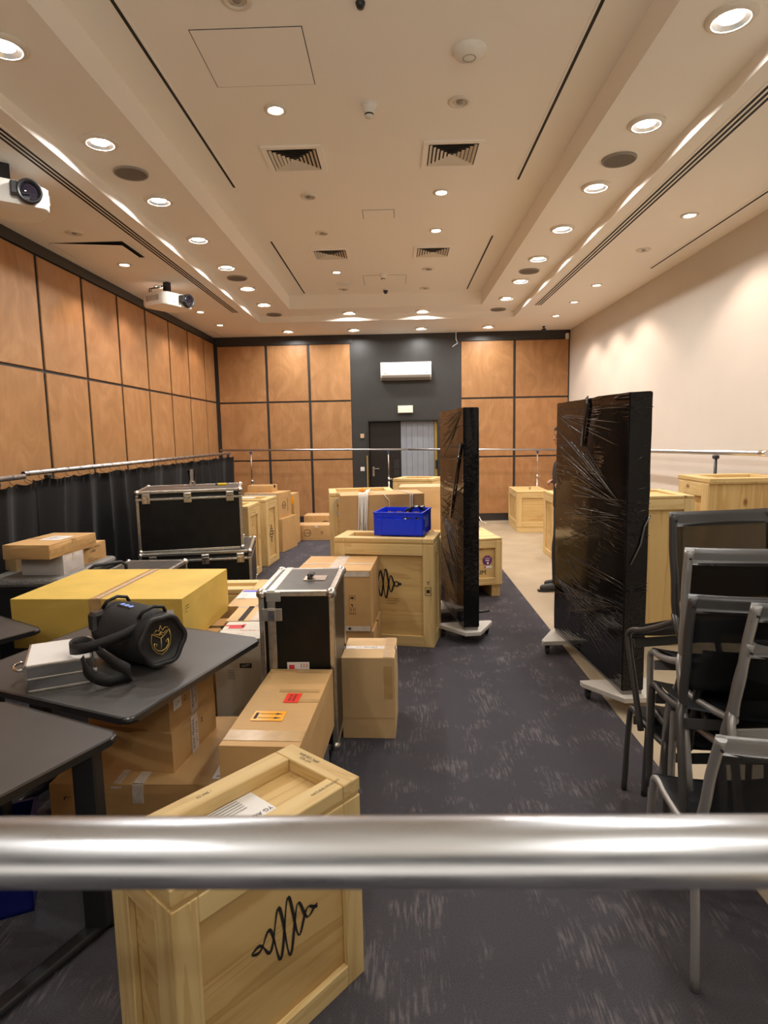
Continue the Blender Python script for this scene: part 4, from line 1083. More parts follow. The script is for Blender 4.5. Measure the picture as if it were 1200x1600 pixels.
for q in range(3): b.tube([(.12+.03*math.cos(a), -.03-.004*q, 1.03+.09*math.sin(a)) for a in [2*PI*i/18 for i in range(19)]], .006, 7)
b.tube([(.14, -.035, .96), (.15, -.035, .80), (.14, -.035, .62)], .005, 6)
b.done('cord', plain('grey_cord', (.35, .34, .32), .6), C2)
t = carton('carton lower of two beside the wrapped board, behind the blue tray', .42, 8.05, 0, -3, .78, .50, .88, KRAFT_L, seam='x')
t = carton('carton upper of two beside the wrapped board, behind the blue tray', .42, 8.05, .88, -3, .78, .50, .27, KRAFT_L, seam='x', tape=TAPEW)
t = crate('pine crate farthest back in front of the door, lid edge showing', .30, 9.0, 0, -20, .60, .5, 1.19, group='pine crate by the door')
# crate with sticker, right behind the left wrapped board
t = crate('low pine crate on skids with a round purple sticker, behind the left wrapped board', .692, 6.953, 0, 11.5, .80, .596, .663, bw=.08, bt=.02, lid=.03, skid=.14, group='pine crates on skids', open_top=False)
F = face('front', .80, .596, .66, off=-.018)
MB().prism([(.235+.058*math.cos(PI/8+PI/4*i), .085+.058*math.sin(PI/8+PI/4*i)) for i in range(8)], 0, .001, mat=F).done('round_sticker', PURST, t)
sticker(t, face('front', .80, .596, .66, off=-.0165), .235, .085, .045, .01, PAPER, name='sticker_mark'); writing(t, 'audaio', .025, face('front', .80, .596, .66, off=-.0165), .235, .11, 0, mat=PAPER); sticker(t, face('front', .80, .596, .66, off=-.0165), .24, .055, .02, .025, PAPER, name='sticker_mark')
sticker(t, F, .245, .01, .085, .03); MB().prism([(.21+.010*math.cos(PI/5*i), .01+.010*math.sin(PI/5*i)) for i in range(10)], 0, .001, mat=face('front', .80, .596, .66, off=-.0165)).done('red_dot', REDINK, t)
writing(t, 'SCRUM', .075, F, .10, -.05, 0)
crate('pine crate just visible behind the skid crate with the purple sticker', .80, 7.62, 0, 8, .66, .5, .60, group='pine crate behind the skid crate')
# right side crates
t = crate('pine crate on a skid standing alone near the back wall, on the beige floor', 2.479, 11.747, 0, -2.4, .587, 1.10, .751, bw=.09, lid=.03, skid=.10, group='pine crates on skids', open_top=False)
writing(t, 'HANDLE WITH CARE', .06, face('top', .587, 1.10, .751), .05, .1, 80)
MB().box(-.285, .285, -.545, -.52, 0, .10, bev=.003).done('skid_board', PINE['x'], t)
crate('pine crate half hidden behind the person and the right wrapped board', 2.594, 8.992, 0, 0, .80, .633, .941, group='pine crate behind the person', bw=.09)
t = crate('tall pine crate right of the wrapped board, behind the grey chairs', 2.03, 5.40, 0, 0, .80, .64, 1.268, bw=.085, lid=.03, group='tall pine crate behind the chairs', ply='z')
t = crate('tallest pine crate with a sunken lid, by the cream wall behind the chairs', 3.09, 5.74, 0, 0, .74, .62, 1.375, bw=.12, lid=.05, sides='lr', group='tallest pine crate', ply='z')

# ------------------------------------------------------------------ wrapped boards on castors
def wrapped_board(lab, x, y, rz, w_, d, h, z0, seed):
    t = thing('wheeled_board', lab, 'wrapped board', (x, y, 0), rz, 'boards wrapped in black film')
    b = MB(); b.box(-w_/2, w_/2, -d/2, d/2, z0+.02, z0+h)
    bmesh.ops.subdivide_edges(b.bm, edges=b.bm.edges[:], cuts=3, use_grid_fill=True)
    bmesh.ops.subdivide_edges(b.bm, edges=[e for e in b.bm.edges], cuts=3, use_grid_fill=True)
    bmesh.ops.bevel(b.bm, geom=[e for e in b.bm.edges if len(e.link_faces) == 2 and e.calc_face_angle(0) > 1.0], offset=.006, segments=2, affect='EDGES')
    for v in b.bm.verts:
        p = v.co
        n = mnoise.noise(Vector((p.x*3+seed, p.y*5, p.z*9)))*.6+mnoise.noise(Vector((p.x*9+seed, p.y*14+p.z*11, p.z*23-p.y*8)))*.4
        top = max(0, min(1, (p.z-(z0+h-.05))/.05))
        if abs(p.x) > w_/2-.012: v.co.x += math.copysign(.006*n, p.x)
        if abs(p.y) > d/2-.012: v.co.y += math.copysign(.006*n, p.y)
        if top > .7: v.co.z += .010*n
    o = b.done('film_wrap', FILM, t)
    for p in o.data.polygons: p.use_smooth = True
    try: o.data.set_sharp_from_angle(angle=R(40))
    except Exception: pass
    MB().box(-w_/2+.008, w_/2-.008, -d/2+.004, d/2-.004, z0-.004, z0+.022, bev=.002).done('bottom_rail', plain('grey_metal_rail', (.25, .24, .23), .4, metal=.6), t)
    # feet: wide plank with a pointed outer side
    for s in (-1, 1):
        e = d/2
        poly = [(-.245, s*(e-.26)), (.245, s*(e-.26)), (.245, s*(e-.215)), (w_*.5, s*(e+.055)), (-w_*.5, s*(e+.055)), (-.245, s*(e-.215))]
        if s < 0: poly = poly[::-1]
        f = MB().prism(poly, z0-.038, z0-.004, bev=.004).done('foot', PLATEM, t)
        for q in (-.2, .2): caster(t, q, s*(e-.225), z0-.038, .032)
    # hanging film strip and gathered strands
    F = face('left', w_, d, h, z0, off=.010)
    if seed == 1:
        b = MB(); b.ribbon([F @ Vector(p) for p in ((.0, h/2+.01, .0), (.02, h/2-.05, .004), (-.03, h/2-.2, .006), (-.07, h/2-.34, .004))], .05, .004, (0, 1, 0)); b.done('film_strip', FILM, t)
        F2 = face('front', w_, d, h, z0, off=.008)
        b = MB(); b.ribbon([F2 @ Vector(p) for p in ((.078, .20, .0), (.04, .13, .004), (.02, .02, .003), (-.04, -.11, .0))], .010, .002, (1, 0, .3)); b.done('loose_film', plain('clear_film', (.10, .10, .10), .12), t)
    else:
        b = MB(); b.ribbon([F @ Vector(p) for p in ((d/2-.06, h/2-.30, .0), (.12, .18, .003), (.0, -.02, .0))], .05, .004, (0, 1, 0)); b.done('film_strip', FILM, t)
        b = MB(); b.tube([(w_/2, -d/2+.1, z0+.12), (w_/2+.05, -d/2+.1, z0+.125), (w_/2+.10, -d/2+.09, z0+.13), (w_/2+.115, -d/2+.09, z0+.14)], [.006, .012, .008, .016], 8); b.done('release_handle', BLKPL, t)
    # fans of taut creases in the film on both broad faces, fine wrinkles across the narrow ones
    rr = random.Random(seed)
    fans = [((-.47, .63), [(.5, .66+.035*k) for k in range(10)], 3), ((-.48, .60), [(.5, .40+.03*k) for k in range(7)], 2), ((-.5, .30), [(.5, .05+.022*k) for k in range(10)], 2),
            ((-.2, .25), [(.5, .30+.02*k) for k in range(5)], 1), ((.5, .26), [(-.49, .03+.022*k) for k in range(10)], 3), ((.5, .95), [(-.5, .80+.02*k) for k in range(8)], 2)]
    if seed == 2: fans = [((-.5, .66), [(.5, .40+.04*k) for k in range(8)], 3), ((-.48, .50), [(.5, .34+.03*k) for k in range(8)], 3), ((.5, .50), [(-.5, .16+.035*k) for k in range(9)], 3), ((-.5, .99), [(.5, .72+.03*k) for k in range(9)], 3), ((.5, .32), [(-.5, .04+.025*k) for k in range(9)], 3)]
    b = MB()
    for (pu, pv), ends, m in fans:
        for (eu, ev) in ends:
            for q in range(m):
                du, dv = rr.gauss(0, .012), rr.gauss(0, .022)
                s0 = rr.uniform(.0, .45); s1 = min(1, s0+rr.uniform(.15, .65))
                for sx in (-1, 1):
                    pts = []
                    for i in range(7):
                        k = s0+(s1-s0)*i/6
                        u_ = pu+(eu-pu)*k+du*k; v_ = pv+(ev-pv)*k+dv*k
                        pts.append((sx*(w_/2+.0045+.0012*math.sin(7*k+q)), max(-.495, min(.495, u_))*d, z0+max(.015, min(.99, v_))*h))
                    r_ = rr.uniform(.0012, .0030)
                    b.tube(pts, [r_*x_ for x_ in (.2, .8, 1, 1.1, 1, .8, .2)], 6)
    for k in range(16):
        zz = z0+rr.random()*h*.97; x_ = rr.uniform(-.3, .3)*w_; l_ = rr.uniform(.2, .6)*w_; sl = rr.uniform(-.5, .5)
        for sy in (-1, 1):
            b.tube([(max(-w_/2, min(w_/2, x_+l_*(i/4-.5))), sy*(d/2+.0045), min(z0+h-.01, max(z0+.03, zz+sl*l_*(i/4-.5)))) for i in range(5)], [.0004, .0013, .0018, .0013, .0004], 6)
    b.done('film_creases', CREASE, t)
    b = MB()
    for k in range(9):
        zz = z0+.12+rr.random()*(h-.2); dz = rr.uniform(-.1, .1)
        b.tube([(-w_/2-.003, d/2*rr.uniform(.2, .9), zz+dz), (-w_/2-.004, -d/2+.05, zz+.01), (-w_/2-.001, -d/2-.004, zz), (0, -d/2-.005, zz-.004), (w_/2+.002, -d/2-.004, zz+rr.uniform(-.02, .02))], .0024, 6)
    b.done('film_strands', FILM, t)
    return t
wrapped_board('larger board wrapped in black film, on the right beside the beige floor', 1.438, 4.494, 4.3, .145, 1.322, 1.915, .122, 1)
wrapped_board('narrower board wrapped in black film, left one beside the logo crate', .555, 5.663, 8.0, .133, .947, 1.899, .121, 2)

# ------------------------------------------------------------------ tables
def rounded_poly(pts, r, n=6):
    out = []
    k = len(pts)
    for i in range(k):
        p = Vector(pts[i]); a = (Vector(pts[i-1])-p).normalized(); c = (Vector(pts[(i+1) % k])-p).normalized()
        for j in range(n+1):
            s = j/n
            q = p + a*r*(1-s)**2 + c*r*s**2
            out.append((q.x, q.y))
    return out
def table(lab, corner, u, v, lu, lv, z, legs, group='charcoal folding tables'):
    """corner: far right corner; u along the right edge towards the viewer, v along the far edge to the left"""
    u = Vector((*u, 0)).normalized(); v = Vector((*v, 0)).normalized()
    t = thing('folding_table', lab, 'table', (corner[0], corner[1], 0), 0, group)
    P = lambda a, c: ((u*a+v*c).x, (u*a+v*c).y)
    poly = rounded_poly([P(0, 0), P(0, lv), P(lu, lv), P(lu, 0)], .05)
    MB().prism(poly, z-.026, z, bev=.011).done('edge_band', TABEDGE, t)
    inner = rounded_poly([P(.012, .012), P(.012, lv-.012), P(lu-.012, lv-.012), P(lu-.012, .012)], .045)
    MB().prism(inner, z-.004, z+.0008).done('tabletop', TABLEM, t)
    for (a, c) in legs:
        x, y = P(a, c)
        lg = MB().box(x-.042, x+.042, y-.032, y+.032, .04, z-.03, bev=.006).done('leg', BLKPL, t)
        ang = math.atan2(u.y, u.x)
        X = Matrix.Translation((x, y, 0)) @ Matrix.Rotation(ang, 4, 'Z')
        MB().box(-.06, .50, -.03, .03, .018, .045, bev=.01, seg=2, mat=X).done('foot_bar', BLKPL, lg)
        for q in (-.04, .47): 
            c0 = X @ Vector((q, 0, 0)); MB().lathe([(.001, 0), (.022, 0), (.022, .02), (.001, .02)], 14, mat=Matrix.Translation((c0.x, c0.y, 0)), cap=False).done('foot_pad', RUBBER, lg)
        MB().box(-.05, .20, -.02, .02, z-.055, z-.027, bev=.004, mat=X).done('top_bracket', BLKPL, lg)
    return t
table('charcoal table nearest the viewer, its rounded corner at the left', (-1.02, 2.125), (-.428, -.904), (-.906, .424), 1.30, .72, .74, [(.105, .065), (.12, .60)])
table('charcoal table carrying the round black speaker and the silver case', (-.735, 3.18), (-.30, -.954), (-.92, .39), 1.005, 1.10, .74, [(.06, 1.03), (.60, 1.03)])
table('charcoal table farther left, only its corner in view', (-2.045, 3.40), (-.54, -.84), (-.84, .54), .70, .90, .74, [(.10, .45)])
t = thing('plastic_crate', 'dark blue plastic crate on the floor under the tables', 'crate', (-1.66, 2.22, 0), 25)
b = MB(); W, D, H = .36, .30, .30
b.box(-W/2, W/2, -D/2, D/2, 0, .01); 
for s in (-1, 1): b.box(*((-W/2, -W/2+.008) if s < 0 else (W/2-.008, W/2)), -D/2, D/2, 0, H); b.box(-W/2, W/2, *((-D/2, -D/2+.008) if s < 0 else (D/2-.008, D/2)), 0, H)
b.done('crate_shell', NAVY, t)
b = MB()
for s in (-1, 1): b.box(*((-W/2-.01, -W/2) if s < 0 else (W/2, W/2+.01)), -D/2, D/2, H-.03, H); b.box(-W/2-.01, W/2+.01, *((-D/2-.01, -D/2) if s < 0 else (D/2, D/2+.01)), H-.03, H)
b.done('rim', NAVY, t)

# ------------------------------------------------------------------ speaker, strap and little case on the table
ax = Vector((.80, -.60, 0)).normalized()
SPK = (-1.275, 2.88, .741)
t = thing('portable_speaker', 'round black portable speaker with a gold crest, on the table', 'speaker', SPK, math.degrees(math.atan2(ax.y, ax.x)))
t.scale = (1.4, 1.4, 1.4)
X = Matrix.Translation((0, 0, .098)) @ Matrix.Rotation(R(90), 4, 'Y')
prof = [(.001, -.155), (.06, -.157), (.078, -.160), (.086, -.150), (.088, -.13), (.095, -.08), (.098, 0), (.095, .08), (.088, .13), (.086, .150), (.079, .160)]
smooth_angle(MB().lathe(prof, 40, mat=X, cap=False).done('body', FABRIC, t), 50)
b = MB()
ring = []
for i in range(48):
    a = 2*PI*i/48; rr_ = .080+.004*math.cos(6*a); ring.append((.158, rr_*math.cos(a), .098+rr_*math.sin(a)))
b.tube(ring, .0085, 10, closed=True); b.done('end_ring', RUBBER, t)
MB().lathe([(.001, .140), (.05, .141), (.066, .146), (.078, .157)], 36, mat=X, cap=False).done('bass_diaphragm', RUBBER, t)
# gold crest
E = Matrix(((0, 0, 1, .1475), (1, 0, 0, 0), (0, 1, 0, .098), (0, 0, 0, 1)))
b = MB()
def stroke(pts, r): b.tube([E @ Vector((p[0]*.052, p[1]*.052, .001)) for p in pts], r, 6)
arc = [(-.62, .55), (-.70, .1), (-.62, -.40), (-.35, -.75), (0, -.95), (.35, -.75), (.62, -.40), (.70, .1), (.62, .55)]
stroke(arc, .0011); stroke([(-.62, .55), (-.3, .32), (0, .12), (.3, .32), (.62, .62)], .0013); stroke([(0, .12), (0, -.35), (-.03, -.6)], .0012)
stroke([(-.5, -.1), (-.52, -.35), (-.3, -.62), (0, -.72), (.3, -.62), (.52, -.35), (.5, 0)], .0019)
stroke([(-.5, -.1), (-.3, -.2), (-.38, -.35)], .0014); stroke([(.5, 0), (.32, -.12), (.4, -.25)], .0014)
stroke([(-.5, .55), (-.3, .72), (-.12, .62), (0, .95), (.12, .62), (.3, .78), (.55, .72)], .0016); stroke([(-.4, .5), (-.15, .38), (0, .55), (.2, .42), (.42, .58)], .0016); stroke([(-.1, .3), (0, .45), (.1, .3)], .0016)
b.done('gold_crest', GOLD, t)
bp_ = MB()
for k in (-1, 0, 1): bp_.lathe([(.001, 0), (.008, 0), (.009, -.002)], 14, mat=Matrix.Translation((-.02+.026*k, -.018, .1955)), cap=False)
bp_.done('button', LEDB, t)
MB().box(-.065, .022, -.032, -.004, .186, .1945, bev=.004).done('control_strip', BLKPL, t)
for s in (-1, 1):
    b = MB(); b.tube([(s*.115-.012, -.05, .175), (s*.115, -.04, .198), (s*.115, 0, .208), (s*.115, .035, .198), (s*.115-.012, .05, .178)], .006, 8); b.done('strap_loop', RUBBER, t)
b = MB(); b.box(-.145, -.095, -.10, -.03, .10, .17, bev=.01); b.done('side_bracket', BLKPL, t)
# webbing strap, from one loop round over the silver case to the other
inv = Matrix.Diagonal((1/1.4, 1/1.4, 1/1.4, 1)) @ Matrix.Rotation(-math.atan2(ax.y, ax.x), 4, 'Z') @ Matrix.Translation((-SPK[0], -SPK[1], -SPK[2]))
wp = [(-1.155, 2.79, .955), (-1.19, 2.735, .95), (-1.24, 2.66, .935), (-1.32, 2.60, .915), (-1.40, 2.58, .90), (-1.46, 2.61, .892), (-1.475, 2.67, .895), (-1.44, 2.70, .895), (-1.38, 2.665, .892), (-1.33, 2.60, .888), (-1.27, 2.55, .875), (-1.215, 2.53, .850), (-1.185, 2.555, .815), (-1.19, 2.59, .775), (-1.22, 2.585, .762), (-1.265, 2.55, .765), (-1.31, 2.525, .79), (-1.345, 2.52, .83), (-1.37, 2.54, .88)]
sp_pts = [inv @ p for p in smoothpts(wp)]
b = MB(); b.ribbon(sp_pts, .034, .0025, (0.0, 0, 1)); so = b.done('shoulder_strap', NYLON, t)
b = MB(); q = inv @ Vector((-1.165, 2.775, .955)); b.box(q.x-.012, q.x+.012, q.y-.014, q.y+.014, q.z-.016, q.z+.016, bev=.004); b.done('strap_buckle', GREYPL, so)
t = thing('aluminium_case', 'small silver case with a chrome handle, beside the speaker on the table', 'case', (-1.545, 2.68, .741), 26.6)
W, D, H = .265, .33, .120
MB().box(-W/2+.004, W/2-.004, -D/2+.004, D/2-.004, 0.002, H-.002).done('side_walls', plain('smoky_silver', (.36, .36, .37), .22, metal=.8), t)
MB().box(-W/2+.01, W/2-.01, -D/2+.01, D/2-.01, H-.003, H+.0005).done('top_panel', PAPER, t)
b = MB(); e = .012
for sx in (-1, 1):
    for sy in (-1, 1):
        b.box(*((-W/2, -W/2+e) if sx < 0 else (W/2-e, W/2)), *((-D/2, -D/2+e) if sy < 0 else (D/2-e, D/2)), 0, H)
for z0, z1 in ((0, e), (.055, .064), (H-e, H)):
    for s in (-1, 1):
        b.box(-W/2, W/2, *((-D/2, -D/2+e) if s < 0 else (D/2-e, D/2)), z0, z1, bev=.002); b.box(*((-W/2, -W/2+e) if s < 0 else (W/2-e, W/2)), -D/2, D/2, z0, z1, bev=.002)
b.done('edge_profile', ALU, t)
b = MB(); b.tube([(-W/2, -.05, .07), (-W/2-.03, -.055, .072), (-W/2-.05, -.03, .074), (-W/2-.055, 0, .075), (-W/2-.05, .03, .074), (-W/2-.03, .055, .072), (-W/2, .05, .07)], .007, 10); b.done('handle', CHROME, t)
for q in (-.08, .08): MB().lathe([(.001, -.008), (.009, -.008), (.009, .008), (.001, .008)], 12, mat=Matrix.Translation((W/2+.006, q, .03)) @ Matrix.Rotation(R(90), 4, 'Y'), cap=False).done('foot', WHITEPL, t)

# ------------------------------------------------------------------ pipes, stands and the curtain
def pipe(lab, a, c, r=.024, grp='steel pipes of the barrier', name='barrier_rail', end=True):
    t = thing(name, lab, 'rail', a, 0, grp)
    d = Vector(c)-Vector(a)
    MB().tube([(0, 0, 0), d], r, 28).done('pipe', PIPEM, t)
    if end:
        n = d.normalized()
        for p, s in ((Vector((0, 0, 0)), -1), (d, 1)):
            MB().tube([p-n*s*.0, p+n*s*.003], r*.80, 20).done('pipe_bore', SLOTM, t)
    return t
def stand(lab, x, y, ztop, rz=0, black=False, r=.012, wall=0):
    t = thing('barrier_stand', lab, 'stand', (x, y, 0), rz, 'stands holding the pipes')
    m = BLKPL if black else STEEL
    MB().tube([(0, 0, .10), (0, 0, .95)], r*1.35, 14).done('lower_tube', m, t)
    MB().tube([(0, 0, .95), (0, 0, ztop-.05)], r, 14).done('upper_tube', m, t)
    b = MB(); b.tube([(0, 0, .90), (0, 0, .97)], r*1.8, 14); k = b.done('collar', m, t)
    b = MB(); b.tube([(0, 0, .935), (.05, 0, .935)], .008, 8); b.tube([(.05, -.015, .95), (.05, .015, .92)], .006, 8); b.done('knob', m, k)
    b = MB(); b.box(-.022, .022, -.035, .035, ztop-.065, ztop-.028, bev=.006); b.done('pipe_clamp', plain('blue_clamp', (.03, .06, .22), .4) if not black else BLKPL, t)
    for i in range(3):
        a = 2*PI*i/3+.5; l_ = 1.0
        if wall: a, l_ = ((PI/2, 1), (-PI/2, 1), (0 if wall > 0 else PI, .5))[i]
        b = MB(); b.tube([(0, 0, .42), (.32*l_*math.cos(a), .32*l_*math.sin(a), .02)], .010, 10); b.tube([(.32*l_*math.cos(a), .32*l_*math.sin(a), .02), (.345*l_*math.cos(a), .345*l_*math.sin(a), .011)], .011, 10)
        b.done('leg', m, t)
    return t
pipe('thick steel pipe crossing the whole picture right in front of the viewer', (-1.75, .421, 1.5), (1.75, .411, 1.5), .0238, end=True)
stand('black stand under the left end of the front pipe, outside the picture', -1.55, .42, 1.49, 0, True); stand('black stand under the right end of the front pipe, outside the picture', 1.6, .42, 1.49, 0, True)
pipe('steel pipe carrying the black curtain along the left wall', (-3.44, 5.62, 1.518), (-3.28, 12.15, 1.522))
pipe('steel pipe end at the left edge, before the curtain pipe', (-3.22, 2.2, 1.495), (-3.375, 5.52, 1.497))
pipe('long steel pipe crossing in front of the back wall', (-3.55, 12.40, 1.575), (.20, 12.40, 1.525), .02); pipe('steel pipe in front of the right half of the back wall', (.22, 12.42, 1.525), (3.25, 12.42, 1.46), .02)
pr = pipe('steel pipe along the cream wall above the tall crates', (3.29, 5.62, 1.578), (3.29, 12.3, 1.475), .025)
MB().tube([(0, -.045, .001), (0, .06, 0)], .031, 24).done('end_coupler', CHROME, pr)
pipe('steel pipe end at the right edge of the picture', (3.36, 5.0, 1.53), (3.38, 1.5, 1.50), .024)
stand('steel stand under the back wall pipe, left one', -2.93, 12.40, 1.565); stand('steel stand in front of the dark doorway', -.17, 12.40, 1.53); stand('steel stand behind the skid crate by the back wall', 2.80, 12.42, 1.47)
stand('black stand behind the tallest crate by the cream wall', 3.28, 6.45, 1.565, 0, True, .016, wall=1)
stand('steel stand at the far end of the curtain', -3.30, 12.08, 1.52, wall=-1); stand('black stand under the near end of the curtain pipe', -3.43, 6.0, 1.515, 0, True, wall=-1); stand('black stand under the pipe at the left edge', -3.36, 5.1, 1.497, 0, True, wall=-1)
def curtain(lab, x0, y0, x1, y1, ztop, seed, n, drop=.0):
    t = thing('curtain', lab, 'curtain', (x0, y0, 0), 0, 'black curtains along the left wall')
    rr = random.Random(seed)
    ph = [rr.uniform(0, 6.28) for _ in range(8)]
    d = Vector((x1-x0, y1-y0, 0)); L_ = d.length; d.normalize(); nx = Vector((d.y, -d.x, 0))
    def fn(u, v):
        s = u*L_
        wv = 1-2*abs(math.sin(s*6.2+ph[0]+1.2*math.sin(s*1.9+ph[1])+.5*(1-v)))**.8+.35*math.sin(s*17+ph[2]+1.4*(1-v))
        amp = .038+.028*(1-v)
        sag = .02*abs(math.sin(PI*s/.235))+drop*u
        sh = .10*(1-v)*math.sin(s*2.3+ph[3])
        p = d*(s+sh*.6)+nx*(amp*wv+.03*math.sin(s*2+ph[4])*(1-v))
        return (p.x, p.y, .012+(ztop-sag-.012)*v)
    MB().grid(fn, int(L_*42), 14, thick=.004).done('cloth', CURTM, t)
    k = int(L_/.235)
    for i in range(k+1):
        s = min(L_-.03, max(.03, i*.235)); p = d*s
        px = Vector((p.x-.085, p.y, 0))
        b = MB(); zt = ztop+.05
        b.tube([px+Vector((.026, 0, zt-.005)), px+Vector((.018, .0, zt+.022)), px+Vector((-.018, 0, zt+.022)), px+Vector((-.026, 0, zt-.005)), px+Vector((-.016, 0, zt-.05)), px+Vector((.03, 0, zt-.07)), px+Vector((.07, 0, zt-.12))], .0022, 6)
        b.done('hook', SLOTM, t)
    return t
curtain('black curtain hanging from the pipe along the left wall, the long one', -3.335, 5.62, -3.185, 12.12, 1.465, 3, 20)
curtain('black curtain at the left edge of the picture, nearer of two', -3.18, 3.2, -3.285, 5.58, 1.445, 8, 8)

# ------------------------------------------------------------------ chairs
def make_chair(frame, seatm, backm):
    """stacking chair: mesh back between bent tubes, sling seat, four tube legs. Origin on the floor under the back, seat towards +y"""
    t = thing('stacking_chair', '', 'chair')
    hw = .225; rt_ = .0145
    joint = .47; top = .88; D = .43
    for s in (-1, 1):
        x = s*hw
        pts = smoothpts([(x*.98, .03, joint), (x*1.0, .015, .52), (x, -.02, .62), (x*1.01, -.055, .74), (x, -.105, top)], 5)
        MB().tube(pts, rt_*1.15, 12).done('back_upright', frame, t)
        MB().tube(smoothpts([(x*1.0, .035, joint+.01), (x*1.07, .01, joint-.04), (x*1.09, -.03, .25), (x*1.12, -.07, 0.004)], 4), rt_, 12).done('leg', frame, t)
        MB().tube(smoothpts([(x*.99, .02, joint-.015), (x*1.0, .15, .445), (x*1.0, .30, .445), (x*1.0, D-.05, .455), (x*1.01, D-.008, .445), (x*1.02, D+.004, .41), (x*1.04, D+.015, .25), (x*1.06, D+.03, .004)], 4), rt_, 12).done('leg', frame, t)
        MB().lathe([(.001, -.005), (.004, -.005), (.004, .005), (.001, .005)], 10, mat=Matrix.Translation((x, -.115, top-.035)) @ Matrix.Rotation(R(90), 4, 'X'), cap=False).done('screw', SLOTM, t)
    def rail(u, v):
        x = -hw-.014+(2*hw+.028)*u
        c = .02*(1-(2*u-1)**2)
        return (x, -.098-.018*(1-v)*0-c*.8, top-.055+.065*v-c*.3)
    MB().grid(rail, 14, 3, thick=.012).done('top_rail', frame, t)
    def back(u, v):
        x = -hw+2*hw*u; z = joint+.06+(top-.05-joint-.06)*v
        y = .015-.11*v**1.3-.035*(1-(2*u-1)**2)*(.4+.6*v)
        return (x, y, z)
    MB().grid(back, 12, 12, thick=.003).done('backrest', backm, t)
    def seat(u, v):
        x = -hw+2*hw*u; y = .02+(D+.0)*v; sag = .022*(1-(2*u-1)**2)
        z = .455+.012*v-sag+(-.03*((v-.88)/.12)**2 if v > .88 else 0)+.0145*.5
        return (x, y, z)
    MB().grid(seat, 12, 16, thick=.005).done('seat', seatm, t)
    MB().box(-hw, hw, D-.035, D-.023, .375, .418, bev=.003).done('front_crossbar', frame, t)
    MB().box(-hw, hw, .03, .042, .38, .42, bev=.003).done('rear_crossbar', frame, t)
    return t
dark = make_chair(CHAIRD, SEATM, MESHM); lite = make_chair(CHAIRF, SEATM, MESHM)
G3 = 'stacked mesh chairs on the right'
chairs = [  # x, y, z, turn, forward tilt, light frame?, label
    (1.414, 2.359, .609, 10, 24, 0, 'dark framed mesh chair topmost of the rear chair stack'),
    (1.304, 2.175, .474, -6, 14, 1, 'pale framed mesh chair second from the top of the rear chair stack'),
    (1.247, 2.068, .334, -8, 9, 0, 'dark framed mesh chair third from the top of the rear chair stack'),
    (1.37, 2.31, .09, -2, 2, 0, 'dark framed mesh chair with a low back between the two chair stacks'),
    (1.381, 2.01, .345, 2, 5, 1, 'pale framed mesh chair topmost of the front chair stack, at the right edge'),
    (1.381, 2.10, .216, 2, 1, 1, 'pale framed mesh chair second from the top of the front chair stack'),
    (1.19, 1.865, .0, -4, 0, 1, 'pale framed mesh chair lowest of the front chair stack, feet on the carpet'),
    (1.36, 2.50, .0, 0, 0, 0, 'dark framed mesh chair lowest of the rear chair stack'),
]
first = {0: dark, 1: lite}; seen = set()
for x, y, z, rz, pt, k, lab in chairs:
    o = first[k] if k not in seen else copy_tree(first[k])
    seen.add(k)
    o.location = (x, y, z); o.rotation_euler = (R(-pt), 0, R(rz)); o['label'] = lab; o['group'] = G3

# ------------------------------------------------------------------ the person behind the wrapped board
def skin_body(name, verts, edges, mat, parent, sub=2):
    me = bpy.data.meshes.new(name); me.from_pydata([v[0] for v in verts], edges, [])
    o = bpy.data.objects.new(name, me); COL.objects.link(o)
    md = o.modifiers.new('skin', 'SKIN'); md.use_smooth_shade = True
    for i, v in enumerate(verts):
        r = v[1]; r = r if isinstance(r, tuple) else (r, r)
        me.skin_vertices[0].data[i].radius = r
    me.skin_vertices[0].data[0].use_root = True
    sb = o.modifiers.new('sub', 'SUBSURF'); sb.levels = sub; sb.render_levels = sub
    me2 = bpy.data.meshes.new_from_object(o.evaluated_get(bpy.context.evaluated_depsgraph_get()))
    bpy.data.objects.remove(o); bpy.data.meshes.remove(me)
    me2.materials.clear(); me2.materials.append(mat); me2.name = name
    for p in me2.polygons: p.use_smooth = True
    o = bpy.data.objects.new(name, me2); COL.objects.link(o); o.parent = parent
    return o
